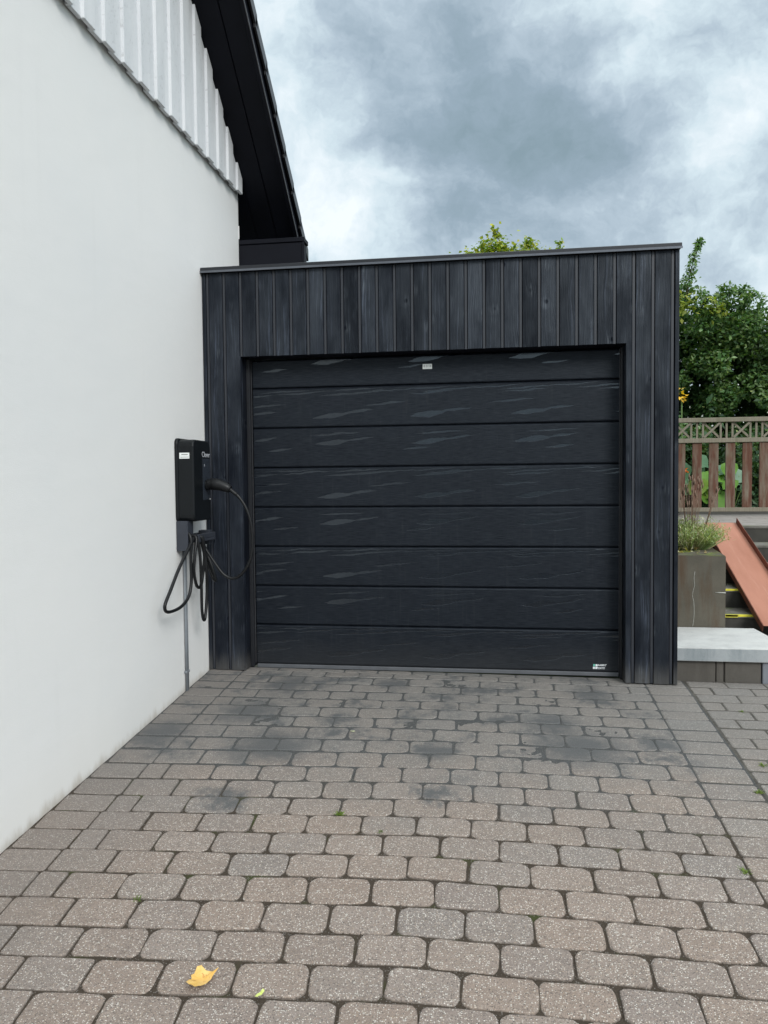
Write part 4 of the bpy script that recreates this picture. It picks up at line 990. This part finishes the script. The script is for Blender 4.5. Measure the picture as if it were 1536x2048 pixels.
for c, r in cl_:
    k = int(120+9000*(r[0]*r[2])) if r[0] > .1 else 22
    k = min(k, 1500)
    for _ in range(k):
        d = Vector((rr.gauss(0, .5), rr.gauss(0, .5), rr.gauss(0, .5))); pts.append((Vector((c[0]+d.x*r[0]*1.2, c[1]+d.y*r[1], c[2]+d.z*r[2]*1.2)), 1))
rel(leaves('crown', pts, .075, YG, M_LEAF, .3, .7), tree)

# ================================================================== SMALL THINGS ON THE PAVING
def ground_leaf(name, x, y, outline, size, col, label, curl):
    z = gz(x, y)+.004; rt_ = empty(name, (x, y, z)); tag(rt_, label, 'leaf'); bm = bmesh.new(); c = bm.verts.new((0, 0, .004)); rg = []
    for (a, b) in outline: rg.append(bm.verts.new((a*size, b*size, .003+curl*(a*a+b*b)*size+.002*random.random()+b*size*GY)))
    for i in range(len(rg)): bm.faces.new((c, rg[i], rg[(i+1) % len(rg)])).smooth = True
    bmesh.ops.subdivide_edges(bm, edges=list(bm.edges), cuts=2, use_grid_fill=True)
    for v in bm.verts: v.co.z += .003*noise.noise((v.co.x*70, v.co.y*70, 2))
    bmesh.ops.recalc_face_normals(bm, faces=bm.faces)
    def f(g):
        p = obc(g); n_ = g.noise(p, 45, 5, .6); c_ = g.mix(g.mr(n_, .35, .65), col[0], col[1]); c_ = g.mix(g.mr(g.noise(p, 95, 3), .58, .66, 0, .7), c_, col[2]); return {'Base Color': c_, 'bump': [(n_, .5, .002)]}
    link('blade', tomesh(bm, 'blade'), mat(name+'_surface', f, .6, .3), rt_); return rt_
ground_leaf('fallen_leaf', 1.060, -2.800, [(.66, .46), (.35, .40), (.05, .46), (-.25, .62), (-.42, .5), (-.44, .2), (-.52, .05), (-.44, -.1), (-.5, -.35), (-.52, -.55), (-.3, -.75), (-.02, -.78), (.2, -.6), (.36, -.35), (.46, -.05), (.52, .22)], .066,
            [(.72, .42, .10), (.82, .55, .20), (.50, .22, .05)], 'yellow-orange fallen leaf lying on the pavers', .5)
ground_leaf('leaf_scrap', 1.251, -2.835, [(.5, .8), (.2, .9), (-.1, .4), (-.4, -.3), (-.5, -.8), (-.1, -.8), (.3, -.1), (.6, .5)], .020, [(.60, .68, .16), (.72, .78, .30), (.45, .5, .1)], 'tiny lime green leaf scrap on a paver joint', .3)
ground_leaf('pale_chip', 1.168, -.926, [(.8, 0), (.3, .5), (-.5, .4), (-.8, 0), (-.3, -.4), (.4, -.4)], .018, [(.62, .66, .40), (.72, .74, .5), (.5, .5, .3)], 'tiny pale yellow chip on the pavers near the garage door', 0)
WEEDS = [(1.467, -1.90, .022, 'small green weed in a joint in the middle of the driveway'), (3.09, -1.378, .032, 'bright green weed in the joint at the right edge of the driveway'), (3.31, -.411, .03, 'thin weed in the side path nearest the concrete blocks'), (3.20, -1.10, .031, 'sparse weed in the side path pavers left of the garage line'),
         (.682, -2.446, .03, 'moss tuft between pavers at the lower left'), (1.276, -1.787, .035, 'moss tuft beside a dark stained paver'), (2.84, -2.018, .035, 'low weed on the right border joint of the driveway')]
for x, y, s, lab in WEEDS:
    wd_ = grassy('weed', (x, y, gz(x, y)-.003), 26 if s > .03 else 14, s, s*.55, [(.16, .24, .04), (.22, .30, .05), (.12, .18, .04)] if s > .03 else [(.12, .17, .04), (.15, .22, .05)], lab, 'weed', .0018); wd_['group'] = 'weeds in the paving joints'
# moss crumbs and grit grains filling the joints
rr = random.Random(21); vs = []; fs = []
for _ in range(2600):
    x, y = rr.uniform(.02, 3.1), rr.uniform(-2.95, .0); i = rr.randrange(3, 21); 
    yr = LINES[i]+skew(x, LINES[i])+rr.gauss(0, .004)
    y = yr; s = rr.uniform(.0012, .0034); z = gz(x, y)+sand_off(x, y)+s*.3; b = len(vs)
    vs += [(x+s, y, z), (x-s*.6, y+s*.8, z), (x-s*.6, y-s*.8, z), (x, y, z+s*1.1)]; fs += [(b, b+1, b+3), (b+1, b+2, b+3), (b+2, b, b+3)]
me = bpy.data.meshes.new('joint_crumbs'); me.from_pydata(vs, [], fs); tag(link('joint_crumbs', me, M_SAND), kind='stuff')
S.cycles.max_bounces = 8
